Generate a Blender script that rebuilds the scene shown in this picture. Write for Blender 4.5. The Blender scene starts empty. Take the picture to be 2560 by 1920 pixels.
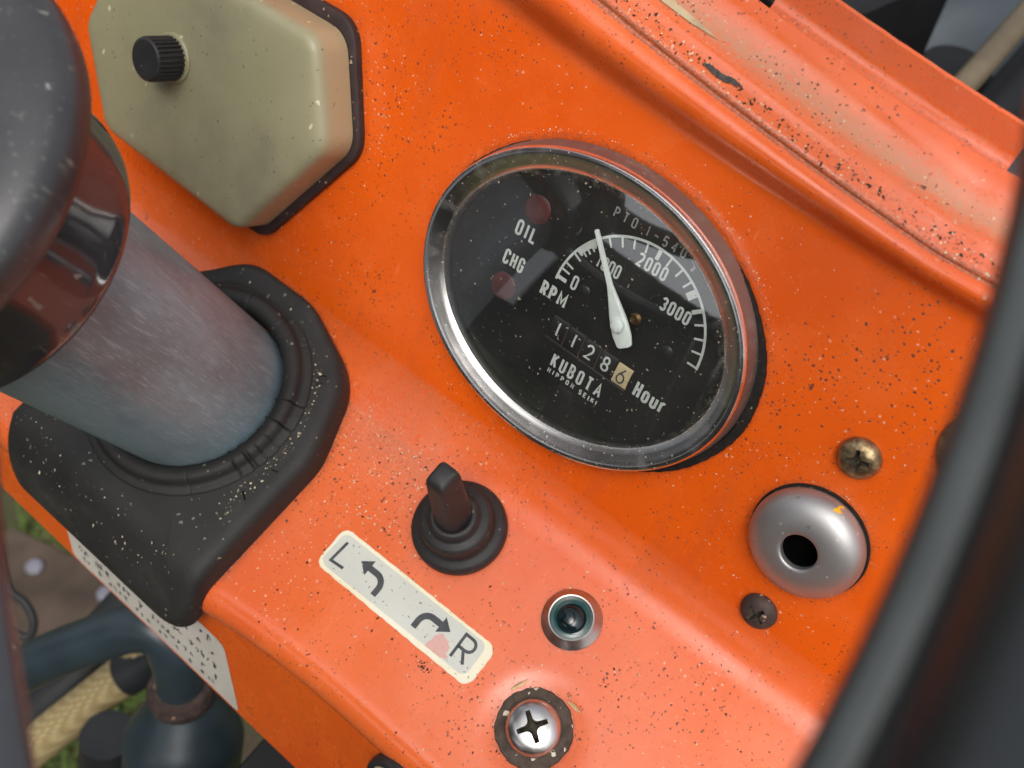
import bpy, bmesh, math, random
from mathutils import Vector, Matrix
random.seed(7)
R = math.radians
S = 0.001                      # everything below is laid out in millimetres
scene = bpy.context.scene
COL = scene.collection

# ------------------------------------------------------------------ camera
cam_d = bpy.data.cameras.new('camera')
cam = bpy.data.objects.new('camera', cam_d); COL.objects.link(cam); scene.camera = cam
cam_d.sensor_width = 36.0; cam_d.lens = 36.0 * 2600 / 2560
cam_d.clip_start = 0.01; cam_d.clip_end = 500
CX = (0.76843575, 0.54126292, -0.34138095)     # world axes seen from the lens (x right, y down, z away)
CYv, CZv = None, None
def _axes():
    V = Vector((0.32891815, -0.79168045, -0.51483484)); N = Vector((-0.54892564, 0.28333111, -0.78638676))
    a = R(64.5)
    return Vector(CX), V * math.cos(a) - N * math.sin(a), V * math.sin(a) + N * math.cos(a)
_u, _y, _z = _axes()
rot = Matrix(((_u.x, -_u.y, -_u.z), (_y.x, -_y.y, -_y.z), (_z.x, -_z.y, -_z.z)))
cam.matrix_world = Matrix.Translation(Vector((90.226, -169.744, 216.326)) * S) @ rot.to_4x4()
cam_d.dof.use_dof = True; cam_d.dof.focus_distance = 0.283; cam_d.dof.aperture_fstop = 14.0

# ------------------------------------------------------------------ sky, sun, exposure
SUN_EL, SUN_AZ = 58.0, 150.0    # azimuth measured from straight ahead (+y) towards the right (+x)
world = bpy.data.worlds.new('World'); scene.world = world; world.use_nodes = True
wn = world.node_tree; wn.nodes.clear()
sky = wn.nodes.new('ShaderNodeTexSky'); sky.sky_type = 'NISHITA'; sky.sun_disc = False
sky.sun_elevation = R(SUN_EL); sky.sun_rotation = R(SUN_AZ)
sky.air_density = 1.0; sky.dust_density = 6.0; sky.ozone_density = 0.6
hsv = wn.nodes.new('ShaderNodeHueSaturation'); hsv.inputs['Saturation'].default_value = 0.35
bg = wn.nodes.new('ShaderNodeBackground'); bg.inputs['Strength'].default_value = 0.15
wo = wn.nodes.new('ShaderNodeOutputWorld')
wn.links.new(sky.outputs[0], hsv.inputs['Color']); wn.links.new(hsv.outputs[0], bg.inputs[0]); wn.links.new(bg.outputs[0], wo.inputs[0])
sun_d = bpy.data.lights.new('sun', 'SUN'); sun_d.energy = 0.55; sun_d.angle = R(38); sun_d.color = (1.0, 0.97, 0.92)
sun = bpy.data.objects.new('sun', sun_d); COL.objects.link(sun)
sd = Vector((math.sin(R(SUN_AZ)) * math.cos(R(SUN_EL)), math.cos(R(SUN_AZ)) * math.cos(R(SUN_EL)), math.sin(R(SUN_EL))))
sun.rotation_euler = sd.to_track_quat('Z', 'Y').to_euler()
vs = scene.view_settings
vs.view_transform = 'Standard'; vs.look = 'None'; vs.exposure = 0.60; vs.gamma = 1.0; vs.use_curve_mapping = False
scene.cycles.max_bounces = 8; scene.cycles.transparent_max_bounces = 12

# ------------------------------------------------------------------ node helpers
class NT:
    def __init__(s, name):
        s.mat = bpy.data.materials.new(name); s.mat.use_nodes = True
        s.t = s.mat.node_tree; s.t.nodes.clear()
        s.out = s.t.nodes.new('ShaderNodeOutputMaterial')
        s.tc = s.t.nodes.new('ShaderNodeTexCoord').outputs['Object']
    def put(s, sock, v):
        if v is None: return
        if isinstance(v, bpy.types.NodeSocket): s.t.links.new(v, sock)
        elif isinstance(v, (tuple, list)) and sock.type == 'RGBA' and len(v) == 3: sock.default_value = (*v, 1)
        else: sock.default_value = v
    def math(s, op, a, b=None, c=None, clamp=False):
        n = s.t.nodes.new('ShaderNodeMath'); n.operation = op; n.use_clamp = clamp
        for i, v in enumerate((a, b, c)):
            if v is not None: s.put(n.inputs[i], v)
        return n.outputs[0]
    def mix(s, f, a, b, kind='MIX'):
        n = s.t.nodes.new('ShaderNodeMix'); n.data_type = 'RGBA'; n.blend_type = kind
        s.put(n.inputs[0], f); s.put(n.inputs[6], a); s.put(n.inputs[7], b); return n.outputs[2]
    def noise(s, scale, detail=3, rough=0.55, vec=None, col=False):
        n = s.t.nodes.new('ShaderNodeTexNoise'); s.put(n.inputs['Vector'], vec or s.tc)
        n.inputs['Scale'].default_value = scale; n.inputs['Detail'].default_value = detail; n.inputs['Roughness'].default_value = rough
        return n.outputs[1 if col else 0]
    def ramp(s, v, a, b):
        n = s.t.nodes.new('ShaderNodeMapRange'); n.clamp = True
        s.put(n.inputs[0], v); n.inputs[1].default_value = a; n.inputs[2].default_value = b; return n.outputs[0]
    def stretch(s, sc, loc=(0, 0, 0), rot=(0, 0, 0)):
        n = s.t.nodes.new('ShaderNodeMapping'); s.put(n.inputs[0], s.tc)
        n.inputs['Scale'].default_value = sc; n.inputs['Location'].default_value = loc; n.inputs['Rotation'].default_value = rot; return n.outputs[0]
    def vadd(s, a, b, k=None):
        if k is not None:
            m = s.t.nodes.new('ShaderNodeVectorMath'); m.operation = 'SCALE'; s.put(m.inputs[0], b); m.inputs['Scale'].default_value = k; b = m.outputs[0]
        n = s.t.nodes.new('ShaderNodeVectorMath'); n.operation = 'ADD'; s.put(n.inputs[0], a); s.put(n.inputs[1], b); return n.outputs[0]
    def specks(s, scale, thr, power=2.0, off=0.0, wob=0.5, gate=None, elong=None):
        """irregular spots: one per cell, each of its own random size"""
        v = s.stretch(elong or (1, 1, 1), (off, off * .7, off * .3))
        w = s.noise(scale * 2.6, 2, .6, v, True)
        v = s.vadd(v, w, wob / scale)
        n = s.t.nodes.new('ShaderNodeTexVoronoi'); s.put(n.inputs['Vector'], v); n.inputs['Scale'].default_value = scale
        sep = s.t.nodes.new('ShaderNodeSeparateColor'); s.t.links.new(n.outputs['Color'], sep.inputs[0])
        rad = s.math('MULTIPLY', s.math('POWER', sep.outputs[0], power), thr)
        if gate is not None: rad = s.math('MULTIPLY', rad, gate)
        return s.math('LESS_THAN', n.outputs['Distance'], rad)
    def attr(s, name):
        n = s.t.nodes.new('ShaderNodeAttribute'); n.attribute_name = name; return n.outputs['Fac']
    def bump(s, h, strength=0.3, dist=0.001, normal=None):
        n = s.t.nodes.new('ShaderNodeBump'); n.inputs['Strength'].default_value = strength; n.inputs['Distance'].default_value = dist
        s.put(n.inputs['Height'], h); s.put(n.inputs['Normal'], normal); return n.outputs[0]
    def principled(s, base, rough=.5, metal=0.0, spec=.5, normal=None, coat=0, coat_r=.1):
        n = s.t.nodes.new('ShaderNodeBsdfPrincipled')
        s.put(n.inputs['Base Color'], base); s.put(n.inputs['Roughness'], rough); s.put(n.inputs['Metallic'], metal)
        s.put(n.inputs['Specular IOR Level'], spec); s.put(n.inputs['Normal'], normal)
        n.inputs['Coat Weight'].default_value = coat; n.inputs['Coat Roughness'].default_value = coat_r
        return n.outputs[0]
    def done(s, sh): s.t.links.new(sh, s.out.inputs[0]); return s.mat

M = {}
def mat_paint(name, chips=1.0):
    n = NT(name)
    big = n.noise(14, 4); mid = n.noise(70, 4)
    base = n.mix(n.ramp(big, .3, .7), (.65, .080, .003), (.76, .115, .005))
    base = n.mix(n.math('MULTIPLY', n.ramp(mid, .5, .8), .35), base, (.80, .145, .022))
    stain = n.ramp(n.noise(1, 5, .65, n.stretch((60, 16, 16), (5, 1, 0))), .55, .80)              # faint grime runs
    base = n.mix(n.math('MULTIPLY', stain, .35), base, (.33, .055, .012))
    scr = n.ramp(n.noise(1, 3, .7, n.stretch((900, 110, 110), (0, 0, 0), (.3, .5, .6))), .66, .72)   # fine scratches
    scr2 = n.ramp(n.noise(1, 3, .7, n.stretch((110, 900, 900), (0, 3, 0), (-.2, .4, -.5))), .67, .73)
    base = n.mix(n.math('MULTIPLY', n.math('MAXIMUM', scr, scr2), .22), base, (.86, .30, .12))
    clus = n.ramp(n.noise(28, 3), .30, .72)
    gate = n.math('ADD', n.math('MULTIPLY', clus, 1.1 * chips), .35)
    d1 = n.specks(430, .18, 1.8, 0.0, .9, gate)
    d2 = n.specks(820, .27, 1.3, .31, .7, gate)
    d3 = n.specks(95, .075, 3.0, .77, 1.1, gate)
    l1 = n.specks(620, .24, 2.0, 1.3, .6, n.math('ADD', n.math('MULTIPLY', n.ramp(n.noise(22, 3, .5, n.stretch((1, 1, 1), (3, 1, 2))), .4, .7), 1.0), .35))
    dust = n.attr('dust'); gr = n.attr('grime'); sheen_film = n.attr('sheen_film')
    base = n.mix(n.math('MULTIPLY', sheen_film, n.math('ADD', .6, n.math('MULTIPLY', n.noise(260, 4, .7), .8))), base, (.70, .62, .45))  # pale mix: thin settled dust plus sky sheen put into the colour
    fine = n.noise(900, 3, .7)
    dm = n.math('MULTIPLY', dust, n.ramp(n.math('ADD', fine, n.math('MULTIPLY', dust, .25)), .45, .75))
    col = n.mix(n.math('MULTIPLY', dm, .75), base, (.42, .235, .14))
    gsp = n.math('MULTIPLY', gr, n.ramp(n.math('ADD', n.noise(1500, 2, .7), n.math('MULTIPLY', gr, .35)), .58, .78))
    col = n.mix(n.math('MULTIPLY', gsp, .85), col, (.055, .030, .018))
    col = n.mix(n.math('MULTIPLY', l1, .55), col, (.78, .50, .34))
    dk = n.math('MAXIMUM', n.math('MAXIMUM', d1, d2), d3)
    dcol = n.mix(n.noise(300, 1), (.014, .008, .005), (.09, .016, .005))
    col = n.mix(n.math('MULTIPLY', dk, .9), col, dcol)
    rough = n.math('ADD', n.math('MULTIPLY', n.math('ADD', n.math('MULTIPLY', n.ramp(mid, .3, .8), .14), n.math('MULTIPLY', stain, .2)), 1.0), .20)
    rough = n.math('ADD', rough, n.math('MULTIPLY', n.math('MAXIMUM', dk, n.math('MAXIMUM', dm, gsp)), .35), clamp=True)
    hgt = n.math('SUBTRACT', n.math('MULTIPLY', l1, .5), dk)
    b = n.bump(hgt, .35, .00025); b = n.bump(n.noise(420, 2), .06, .0006, b)
    return n.done(n.principled(col, rough, 0, .72, b))
M['paint'] = mat_paint('orange_paint')

def mat_plain(name, col, rough=.5, metal=0, spec=.5, var=.15, nscale=60, coat=0, specks=None, bump=0, bscale=800):
    n = NT(name)
    c2 = tuple(min(1, x * (1 + var)) for x in col); c1 = tuple(x * (1 - var) for x in col)
    c = n.mix(n.ramp(n.noise(nscale, 4), .3, .7), c1, c2)
    r = n.math('ADD', n.math('MULTIPLY', n.noise(nscale * 2, 3), .16), rough - .08)
    if specks:
        sc, th, sco = specks; m = n.specks(sc, th, 2.5, .4, .8); c = n.mix(m, c, sco); r = n.math('ADD', r, n.math('MULTIPLY', m, .3), clamp=True)
        metal_s = n.math('MULTIPLY', n.math('SUBTRACT', 1.0, m), metal) if metal else 0
    else: metal_s = metal
    nm = n.bump(n.noise(bscale, 3), bump, .0004) if bump else None
    return n.done(n.principled(c, r, metal_s, spec, nm, coat))
M['dial'] = mat_plain('dial_black', (.008, .009, .0095), .55, 0, .4)
M['dial_ring'] = mat_plain('dial_surround_black', (.016, .017, .019), .38, 0, .5)
M['print'] = mat_plain('dial_print_white', (.52, .56, .53), .6, 0, .3, .12, 500)
M['print_faint'] = mat_plain('dial_print_faded', (.26, .28, .27), .6, 0, .3, .3, 700)
M['needle'] = mat_plain('needle_white', (.74, .80, .77), .45, 0, .5, .05, 200, 0, (500, .12, (.10, .09, .07)))
M['drum'] = mat_plain('drum_black', (.010, .010, .011), .5)
M['drum_tan'] = mat_plain('drum_cream', (.52, .43, .25), .6, 0, .4, .2, 300)
M['divider'] = mat_plain('drum_divider', (.050, .046, .046), .5)
M['lamp_red'] = mat_plain('lamp_dull_red', (.070, .018, .017), .42, 0, .5, .25, 200)
M['brass'] = mat_plain('tarnished_brass', (.16, .095, .04), .4, .7, .5, .3, 400)
M['gasket'] = mat_plain('gasket_foam', (.014, .012, .011), .85, 0, .2, .4, 500, 0, (700, .22, (.30, .22, .14)), .6)
M['hexgasket'] = mat_plain('cover_gasket', (.030, .018, .017), .6, 0, .4, .3, 200, 0, (420, .22, (.35, .25, .18)))
M['knob'] = mat_plain('knob_black', (.020, .020, .021), .5, 0, .45, .2, 200, 0, (700, .16, (.20, .18, .14)))
M['dark'] = mat_plain('dark_void', (.0015, .0015, .0015), .9, 0, .05)
M['sw_rubber'] = mat_plain('switch_rubber', (.018, .017, .017), .55, 0, .45, .2, 300, 0, (600, .15, (.28, .24, .17)), .15, 1500)
M['white_spot'] = mat_plain('washer_steel', (.075, .055, .042), .75, .2, .3, .4, 400, 0, (520, .5, (.62, .53, .42)), .5, 900)
M['rust'] = mat_plain('rusted_steel', (.060, .040, .034), .7, .25, .4, .5, 250, 0, (300, .26, (.42, .26, .18)), .6, 700)
M['bronze'] = mat_plain('bronzed_steel', (.27, .20, .11), .42, .85, .5, .65, 420, 0, (500, .25, (.05, .035, .02)), .8, 500)
M['ink'] = mat_plain('printed_ink', (.050, .054, .058), .5, 0, .4, .25, 500, 0, (420, .13, (.55, .54, .48)))
M['teal'] = mat_plain('lamp_teal', (.003, .045, .042), .25, 0, .6, .3, 400, .5)
M['blob'] = mat_plain('bare_chip', (.060, .052, .046), .8, 0, .3, .5, 700, 0, (900, .4, (.03, .025, .02)))

def mat_chrome(name, base=.62, rough=.16, grime=.5, col=(1, .98, .95)):
    n = NT(name)
    g = n.ramp(n.noise(160, 5, .65), .52, .74)
    g2 = n.specks(800, .22, 1.8, .2, .8)
    gm = n.math('MULTIPLY', n.math('MAXIMUM', n.math('MULTIPLY', g, .22), g2), grime, clamp=True)
    c = n.mix(gm, tuple(base * k for k in col), (.30, .23, .16))
    r = n.math('ADD', n.math('MULTIPLY', gm, .5), n.math('ADD', n.math('MULTIPLY', n.noise(90, 3), .1), rough - .05), clamp=True)
    return n.done(n.principled(c, r, n.math('SUBTRACT', 1.0, n.math('MULTIPLY', gm, .8)), .5))
M['chrome'] = mat_chrome('chrome_bezel', .86, .23, .45)
M['side'] = mat_chrome('bezel_side_dusty', .30, .55, 1.3, (1, .88, .82))
M['satin'] = mat_chrome('satin_steel', .46, .34, .35, (1, .99, .97))
M['screw'] = mat_chrome('zinc_screw', .62, .30, .55)
M['ring'] = mat_chrome('lamp_ring_steel', .50, .30, .6, (1, .94, .90))

def mat_hex():
    n = NT('olive_plastic')
    c = n.mix(n.ramp(n.noise(22, 4), .35, .7), (.245, .232, .138), (.290, .272, .170))
    c = n.mix(n.math('MULTIPLY', n.ramp(n.noise(35, 4, .6, n.stretch((1, 1, 1), (2, 5, 1))), .50, .74), .45), c, (.12, .113, .085))
    c = n.mix(n.math('MULTIPLY', n.attr('side'), n.math('ADD', .35, n.math('MULTIPLY', n.noise(120, 3), .5))), c, (.36, .26, .15))
    d = n.math('MAXIMUM', n.specks(170, .12, 2.6, 0, .9), n.specks(520, .20, 1.8, .5, .8))
    c = n.mix(n.math('MULTIPLY', d, .7), c, (.075, .07, .055))
    l = n.specks(260, .17, 2.4, .9, .5, None, (1, .6, 1))
    c = n.mix(n.math('MULTIPLY', l, .7), c, (.62, .58, .42))
    return n.done(n.principled(c, .42, 0, .45, n.bump(n.math('ADD', n.noise(700, 2), l), .12, .0004)))
M['hex'] = mat_hex()

def mat_boot():
    n = NT('boot_rubber')
    c = n.mix(n.ramp(n.noise(45, 4), .3, .75), (.013, .013, .0125), (.026, .0255, .024))
    d = n.math('MAXIMUM', n.specks(420, .22, 2.6, .1, .8), n.specks(170, .14, 3.4, .6, .9))
    c = n.mix(n.math('MULTIPLY', d, .6), c, (.30, .28, .21))
    smear = n.math('MULTIPLY', n.ramp(n.noise(20, 5, .7, n.stretch((1, 1, 1), (4, 2, 0))), .58, .72), .35)
    c = n.mix(smear, c, (.085, .075, .055))
    return n.done(n.principled(c, .62, 0, .35, n.bump(n.noise(900, 3), .3, .0004)))
M['boot'] = mat_boot()

def mat_column():
    n = NT('blued_tube')
    c = n.mix(n.ramp(n.noise(9, 4), .35, .7), (.205, .305, .355), (.250, .325, .360))
    sc = n.noise(1, 4, .7, n.stretch((700, 700, 70), (0, 0, 0), (.5, .2, .3)))
    sc2 = n.noise(1, 3, .7, n.stretch((2200, 2200, 160), (0, 0, 0), (-.4, .5, 0)))
    m = n.math('MULTIPLY', n.math('MAXIMUM', n.ramp(sc, .56, .66), n.ramp(sc2, .60, .70)), .55)
    c = n.mix(n.math('MULTIPLY', n.ramp(n.noise(26, 5, .65, n.stretch((1, 1, .5), (2, 2, 1))), .48, .68), .6), c, (.09, .095, .10))
    c = n.mix(n.math('MULTIPLY', n.math('SUBTRACT', 1.0, n.ramp(sc2, .32, .40)), .35), c, (.09, .11, .12))
    c = n.mix(n.math('MULTIPLY', n.ramp(sc2, .57, .64), .3), c, (.44, .52, .56))
    c = n.mix(n.math('MULTIPLY', m, n.ramp(n.noise(30, 3), .30, .60)), c, (.40, .50, .55))
    ru = n.ramp(n.noise(55, 5, .7), .66, .74); c = n.mix(n.math('MULTIPLY', ru, .7), c, (.20, .095, .035))
    r = n.math('ADD', .42, n.math('MULTIPLY', n.math('MAXIMUM', m, ru), .3))
    return n.done(n.principled(c, r, n.math('SUBTRACT', .22, n.math('MULTIPLY', ru, .22)), .45, n.bump(sc2, .05, .0004)))
M['column'] = mat_column()

def mat_hub():
    n = NT('glossy_black_resin')
    w = n.specks(150, .15, 3.0, .2, .7, None, (1, 1, .45))
    s = n.ramp(n.noise(1, 4, .7, n.stretch((500, 500, 60), (0, 0, 0), (.3, .2, 0))), .62, .72)
    m = n.math('MAXIMUM', n.math('MULTIPLY', w, .5), n.math('MULTIPLY', s, .25))
    c = n.mix(m, (.034, .035, .039), (.34, .33, .29))
    r = n.math('ADD', n.math('MULTIPLY', n.noise(40, 4), .10), n.math('ADD', .05, n.math('MULTIPLY', m, .4)))
    return n.done(n.principled(c, r, 0, .75))
def mat_hub_dusty():
    n = NT('dusty_black_resin')
    w = n.specks(190, .16, 2.2, .2, .7, None, (1, 1, .45))
    sc = n.ramp(n.noise(1, 4, .7, n.stretch((700, 700, 80), (0, 0, 0), (.5, .3, .2))), .60, .70)
    m = n.math('MAXIMUM', n.math('MULTIPLY', w, .6), n.math('MULTIPLY', sc, .22))
    c = n.mix(n.ramp(n.noise(30, 5), .3, .7), (.022, .023, .026), (.042, .042, .045))
    c = n.mix(m, c, (.36, .35, .31))
    return n.done(n.principled(c, n.math('ADD', .30, n.math('MULTIPLY', n.noise(40, 4), .25)), 0, .5))
M['hub_dusty'] = mat_hub_dusty()
M['hub'] = mat_hub()
M['rim'] = mat_plain('rim_black_plastic', (.009, .011, .013), .28, 0, .7, .2, 40)

def mat_glass():
    n = NT('gauge_glass')
    g = n.t.nodes.new('ShaderNodeBsdfGlossy'); g.inputs['Roughness'].default_value = .03; g.inputs['Color'].default_value = (1, 1, 1, 1)
    t = n.t.nodes.new('ShaderNodeBsdfTransparent'); t.inputs[0].default_value = (.95, .96, .95, 1)
    geo = n.t.nodes.new('ShaderNodeNewGeometry'); dt = n.t.nodes.new('ShaderNodeVectorMath'); dt.operation = 'DOT_PRODUCT'
    n.t.links.new(geo.outputs['Normal'], dt.inputs[0]); n.t.links.new(geo.outputs['Incoming'], dt.inputs[1])
    k = n.math('POWER', n.math('SUBTRACT', 1.0, n.math('ABSOLUTE', dt.outputs['Value'])), 5.0)      # reflectance of a thin pane, the same from both sides
    mx = n.t.nodes.new('ShaderNodeMixShader'); n.put(mx.inputs[0], n.math('ADD', .15, n.math('MULTIPLY', k, .80)))
    n.t.links.new(t.outputs[0], mx.inputs[1]); n.t.links.new(g.outputs[0], mx.inputs[2])
    d = n.t.nodes.new('ShaderNodeBsdfDiffuse'); d.inputs[0].default_value = (.42, .38, .30, 1)
    sp = n.math('MAXIMUM', n.specks(650, .20, 2.6, .1, .7), n.specks(260, .11, 3.0, .5, .7))
    haze = n.math('MULTIPLY', n.ramp(n.noise(50, 4), .35, .8), .030)
    edge = n.math('MULTIPLY', n.attr('edge'), n.ramp(n.noise(420, 3, .7), .42, .62))
    m2 = n.t.nodes.new('ShaderNodeMixShader')
    n.put(m2.inputs[0], n.math('MAXIMUM', n.math('MAXIMUM', n.math('MULTIPLY', sp, .6), haze), n.math('MULTIPLY', edge, .15)))
    n.t.links.new(mx.outputs[0], m2.inputs[1]); n.t.links.new(d.outputs[0], m2.inputs[2])
    return n.done(m2.outputs[0])
M['glass'] = mat_glass()

def mat_sticker(name, c0, c1, dark=1.0):
    n = NT(name)
    c = n.mix(n.ramp(n.noise(40, 4), .3, .7), c0, c1)
    d = n.math('MAXIMUM', n.specks(640, .26 * dark, 1.4, 0, 1.0, None, (1, 1.3, 1)), n.specks(200, .11 * dark, 2.2, .6, 1.1))
    c = n.mix(n.math('MULTIPLY', d, .8), c, (.10, .095, .06))
    return n, c
n, c = mat_sticker('sticker_border_cream', (.72, .66, .44), (.78, .76, .62), .8); M['st_border'] = n.done(n.principled(c, .45))
n, c = mat_sticker('sticker_face_grey', (.50, .51, .46), (.58, .59, .53))
pk = n.t.nodes.new('ShaderNodeVectorMath'); pk.operation = 'DISTANCE'; n.put(pk.inputs[0], n.vadd(n.tc, n.noise(300, 3, .6, None, True), .006)); pk.inputs[1].default_value = (.0195, -.0005, .003)
c = n.mix(n.math('MULTIPLY', n.math('LESS_THAN', pk.outputs['Value'], .0034), .75), c, (.62, .28, .24)); M['st_face'] = n.done(n.principled(c, .42))
M['plate'] = mat_plain('caution_label_white', (.50, .47, .42), .5, 0, .4, .12, 50, 0, (500, .14, (.2, .17, .12)))
M['plate_ink'] = mat_plain('caution_label_ink', (.035, .035, .045), .6)
M['husk'] = mat_plain('pale_husk', (.60, .52, .36), .7, 0, .3, .35, 900)
M['straw'] = mat_plain('straw_splinter', (.62, .44, .22), .7, 0, .3, .2, 300)
M['crumb'] = mat_plain('dark_crumb', (.035, .026, .018), .8, 0, .2, .5, 900)
M['cream_knob'] = mat_plain('knob_cream_face', (.42, .38, .22), .5, 0, .4, .15, 200)
M['frame_blue'] = mat_plain('blue_grey_paint', (.024, .038, .047), .38, .1, .5, .3, 30, 0, (120, .12, (.16, .08, .04)))
M['frame_dark'] = mat_plain('dark_frame_paint', (.016, .018, .020), .5, 0, .4, .4, 30)
M['engine'] = mat_plain('grey_blue_cover', (.060, .075, .086), .20, .2, .6, .2, 14)
M['rod'] = mat_plain('brown_rod', (.15, .115, .070), .45, .4, .5, .3, 40)
M['soil'] = mat_plain('muddy_wood', (.070, .050, .036), .8, 0, .3, .45, 25)
M['stone'] = mat_plain('pale_stone', (.50, .50, .52), .7, 0, .3, .15, 30)
M['bolt'] = mat_plain('bolt_zinc', (.26, .25, .29), .4, .5, .5)
def mat_hose():
    n = NT('woven_hose')
    w = n.t.nodes.new('ShaderNodeTexWave'); w.inputs['Scale'].default_value = 160; w.inputs['Distortion'].default_value = 1.5; n.put(w.inputs['Vector'], n.stretch((1, 1, 1), (0, 0, 0), (.6, .3, .8)))
    w2 = n.t.nodes.new('ShaderNodeTexWave'); w2.inputs['Scale'].default_value = 160; w2.inputs['Distortion'].default_value = 1.5; n.put(w2.inputs['Vector'], n.stretch((1, 1, 1), (0, 0, 0), (-.5, -.9, .4)))
    h = n.math('MULTIPLY', w.outputs['Fac'], w2.outputs['Fac'])
    c = n.mix(h, (.28, .21, .095), (.52, .43, .23))
    return n.done(n.principled(c, .65, 0, .4, n.bump(h, .5, .001)))
M['hose'] = mat_hose()
def mat_ground():
    n = NT('ground_soil_grass')
    c = n.mix(n.ramp(n.noise(7, 5), .40, .60), (.075, .058, .040), (.060, .085, .024))
    c = n.mix(n.ramp(n.noise(16, 4), .55, .70), c, (.26, .21, .12))
    return n.done(n.principled(c, .95, 0, .1, n.bump(n.noise(40, 5), .8, .02)))
M['ground'] = mat_ground()
M['unseen_dark'] = mat_plain('unseen_dark_timber', (.022, .022, .022), .85, 0, .2, .4, 6)  # for the added wall and crate out of view
M['unseen_pale'] = mat_plain('white_paint', (.85, .85, .85), .5)  # for the added plank out of view
M['recess'] = mat_plain('recess_dirt', (.075, .062, .045), .75, .2, .3, .5, 500)
M['frame_black'] = mat_plain('frame_black_paint', (.006, .006, .007), .6, 0, .3, .3, 30)
M['lens_dark'] = mat_plain('lamp_dark_lens', (.006, .014, .017), .12, 0, .6, .3, 300)
M['scrape'] = mat_plain('scraped_primer', (.42, .33, .20), .7, 0, .3, .3, 120, 0, (420, .35, (.62, .10, .01)))
M['leaf'] = mat_plain('grass_green', (.10, .15, .035), .7, 0, .3, .4, 40)
M['hedge'] = mat_plain('dark_foliage', (.030, .045, .018), .9, 0, .1, .5, 2)

# ------------------------------------------------------------------ object helpers
def link(o, parent=None):
    COL.objects.link(o)
    if parent is not None: o.parent = parent
    return o
def thing(name, label, cat, loc=(0, 0, 0), rx=0.0, rz=0.0, group=None):
    o = bpy.data.objects.new(name, None); o.empty_display_size = .01; link(o)
    o.location = Vector(loc) * S; o.rotation_euler = (R(rx), 0, R(rz)) if not rz else (Matrix.Rotation(R(rx), 3, 'X') @ Matrix.Rotation(R(rz), 3, 'Z')).to_euler()
    o['label'] = label; o['category'] = cat
    if group: o['group'] = group
    return o
def mesh(name, verts, faces, m, parent=None, smooth=True, sharp=35):
    me = bpy.data.meshes.new(name)
    me.from_pydata([(v[0] * S, v[1] * S, v[2] * S) for v in verts], [], faces); me.update()
    o = bpy.data.objects.new(name, me); link(o, parent)
    if m: me.materials.append(M[m] if isinstance(m, str) else m)
    if smooth:
        me.polygons.foreach_set('use_smooth', [True] * len(me.polygons))
        if sharp: me.set_sharp_from_angle(angle=R(sharp))
    return o
def fixn(o):
    bm = bmesh.new(); bm.from_mesh(o.data); bmesh.ops.recalc_face_normals(bm, faces=bm.faces); bm.to_mesh(o.data); bm.free(); return o
def add_attr(o, name, vals):
    a = o.data.attributes.new(name, 'FLOAT', 'POINT'); a.data.foreach_set('value', vals)
def lathe(prof, n=96, cap0=False, cap1=False, fn=None):
    """prof: (r, z) list -> verts, faces round local z; fn(r, z, angle) may bend a point"""
    V, F = [], []
    for r, z in prof:
        for i in range(n):
            a = 2 * math.pi * i / n; rr, zz = fn(r, z, a) if fn else (r, z)
            V.append((rr * math.cos(a), rr * math.sin(a), zz))
    for j in range(len(prof) - 1):
        for i in range(n):
            k = (i + 1) % n; F.append((j * n + i, j * n + k, (j + 1) * n + k, (j + 1) * n + i))
    if cap0: F.append(tuple(reversed(range(n))))
    if cap1: F.append(tuple(range((len(prof) - 1) * n, len(prof) * n)))
    return V, F
def round_poly(pts, r, seg=6):
    out = []; n = len(pts)
    for i in range(n):
        p0, p, p1 = Vector(pts[i - 1]), Vector(pts[i]), Vector(pts[(i + 1) % n])
        ri = r[i] if isinstance(r, (list, tuple)) else r
        a, b = (p0 - p).normalized(), (p1 - p).normalized()
        ang = a.angle(b); t = min(ri / math.tan(ang / 2), .48 * (p0 - p).length, .48 * (p1 - p).length); rr = t * math.tan(ang / 2)
        c = p + (a + b).normalized() * (rr / math.sin(ang / 2))
        s, e = p + a * t - c, p + b * t - c
        a0 = math.atan2(s.y, s.x); da = math.atan2(e.y, e.x) - a0
        while da > math.pi: da -= 2 * math.pi
        while da < -math.pi: da += 2 * math.pi
        for k in range(seg + 1):
            q = a0 + da * k / seg; out.append((c.x + rr * math.cos(q), c.y + rr * math.sin(q)))
    return out
def dense(pts, step):
    out = []; n = len(pts)
    for i in range(n):
        a, b = Vector(pts[i]), Vector(pts[(i + 1) % n]); k = max(1, int((b - a).length / step))
        for j in range(k): out.append(tuple(a.lerp(b, j / k)))
    return out
def inset(pts, d):
    n = len(pts); out = []
    for i in range(n):
        t = (Vector(pts[(i + 1) % n]) - Vector(pts[i - 1])); 
        if t.length < 1e-9: t = Vector((1, 0))
        t.normalize(); out.append((pts[i][0] - t.y * d, pts[i][1] + t.x * d))   # inward for counter-clockwise outlines
    return out
def shells(outline, rings, cap=True, bottom=False):
    """rings: (inset, z); outline counter-clockwise"""
    V, F = [], []; n = len(outline)
    for d, z in rings:
        for p in inset(outline, d): V.append((p[0], p[1], z))
    for j in range(len(rings) - 1):
        for i in range(n):
            k = (i + 1) % n; F.append((j * n + i, j * n + k, (j + 1) * n + k, (j + 1) * n + i))
    if cap: F.append(tuple(range((len(rings) - 1) * n, len(rings) * n)))
    if bottom: F.append(tuple(reversed(range(n))))
    return V, F
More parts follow.
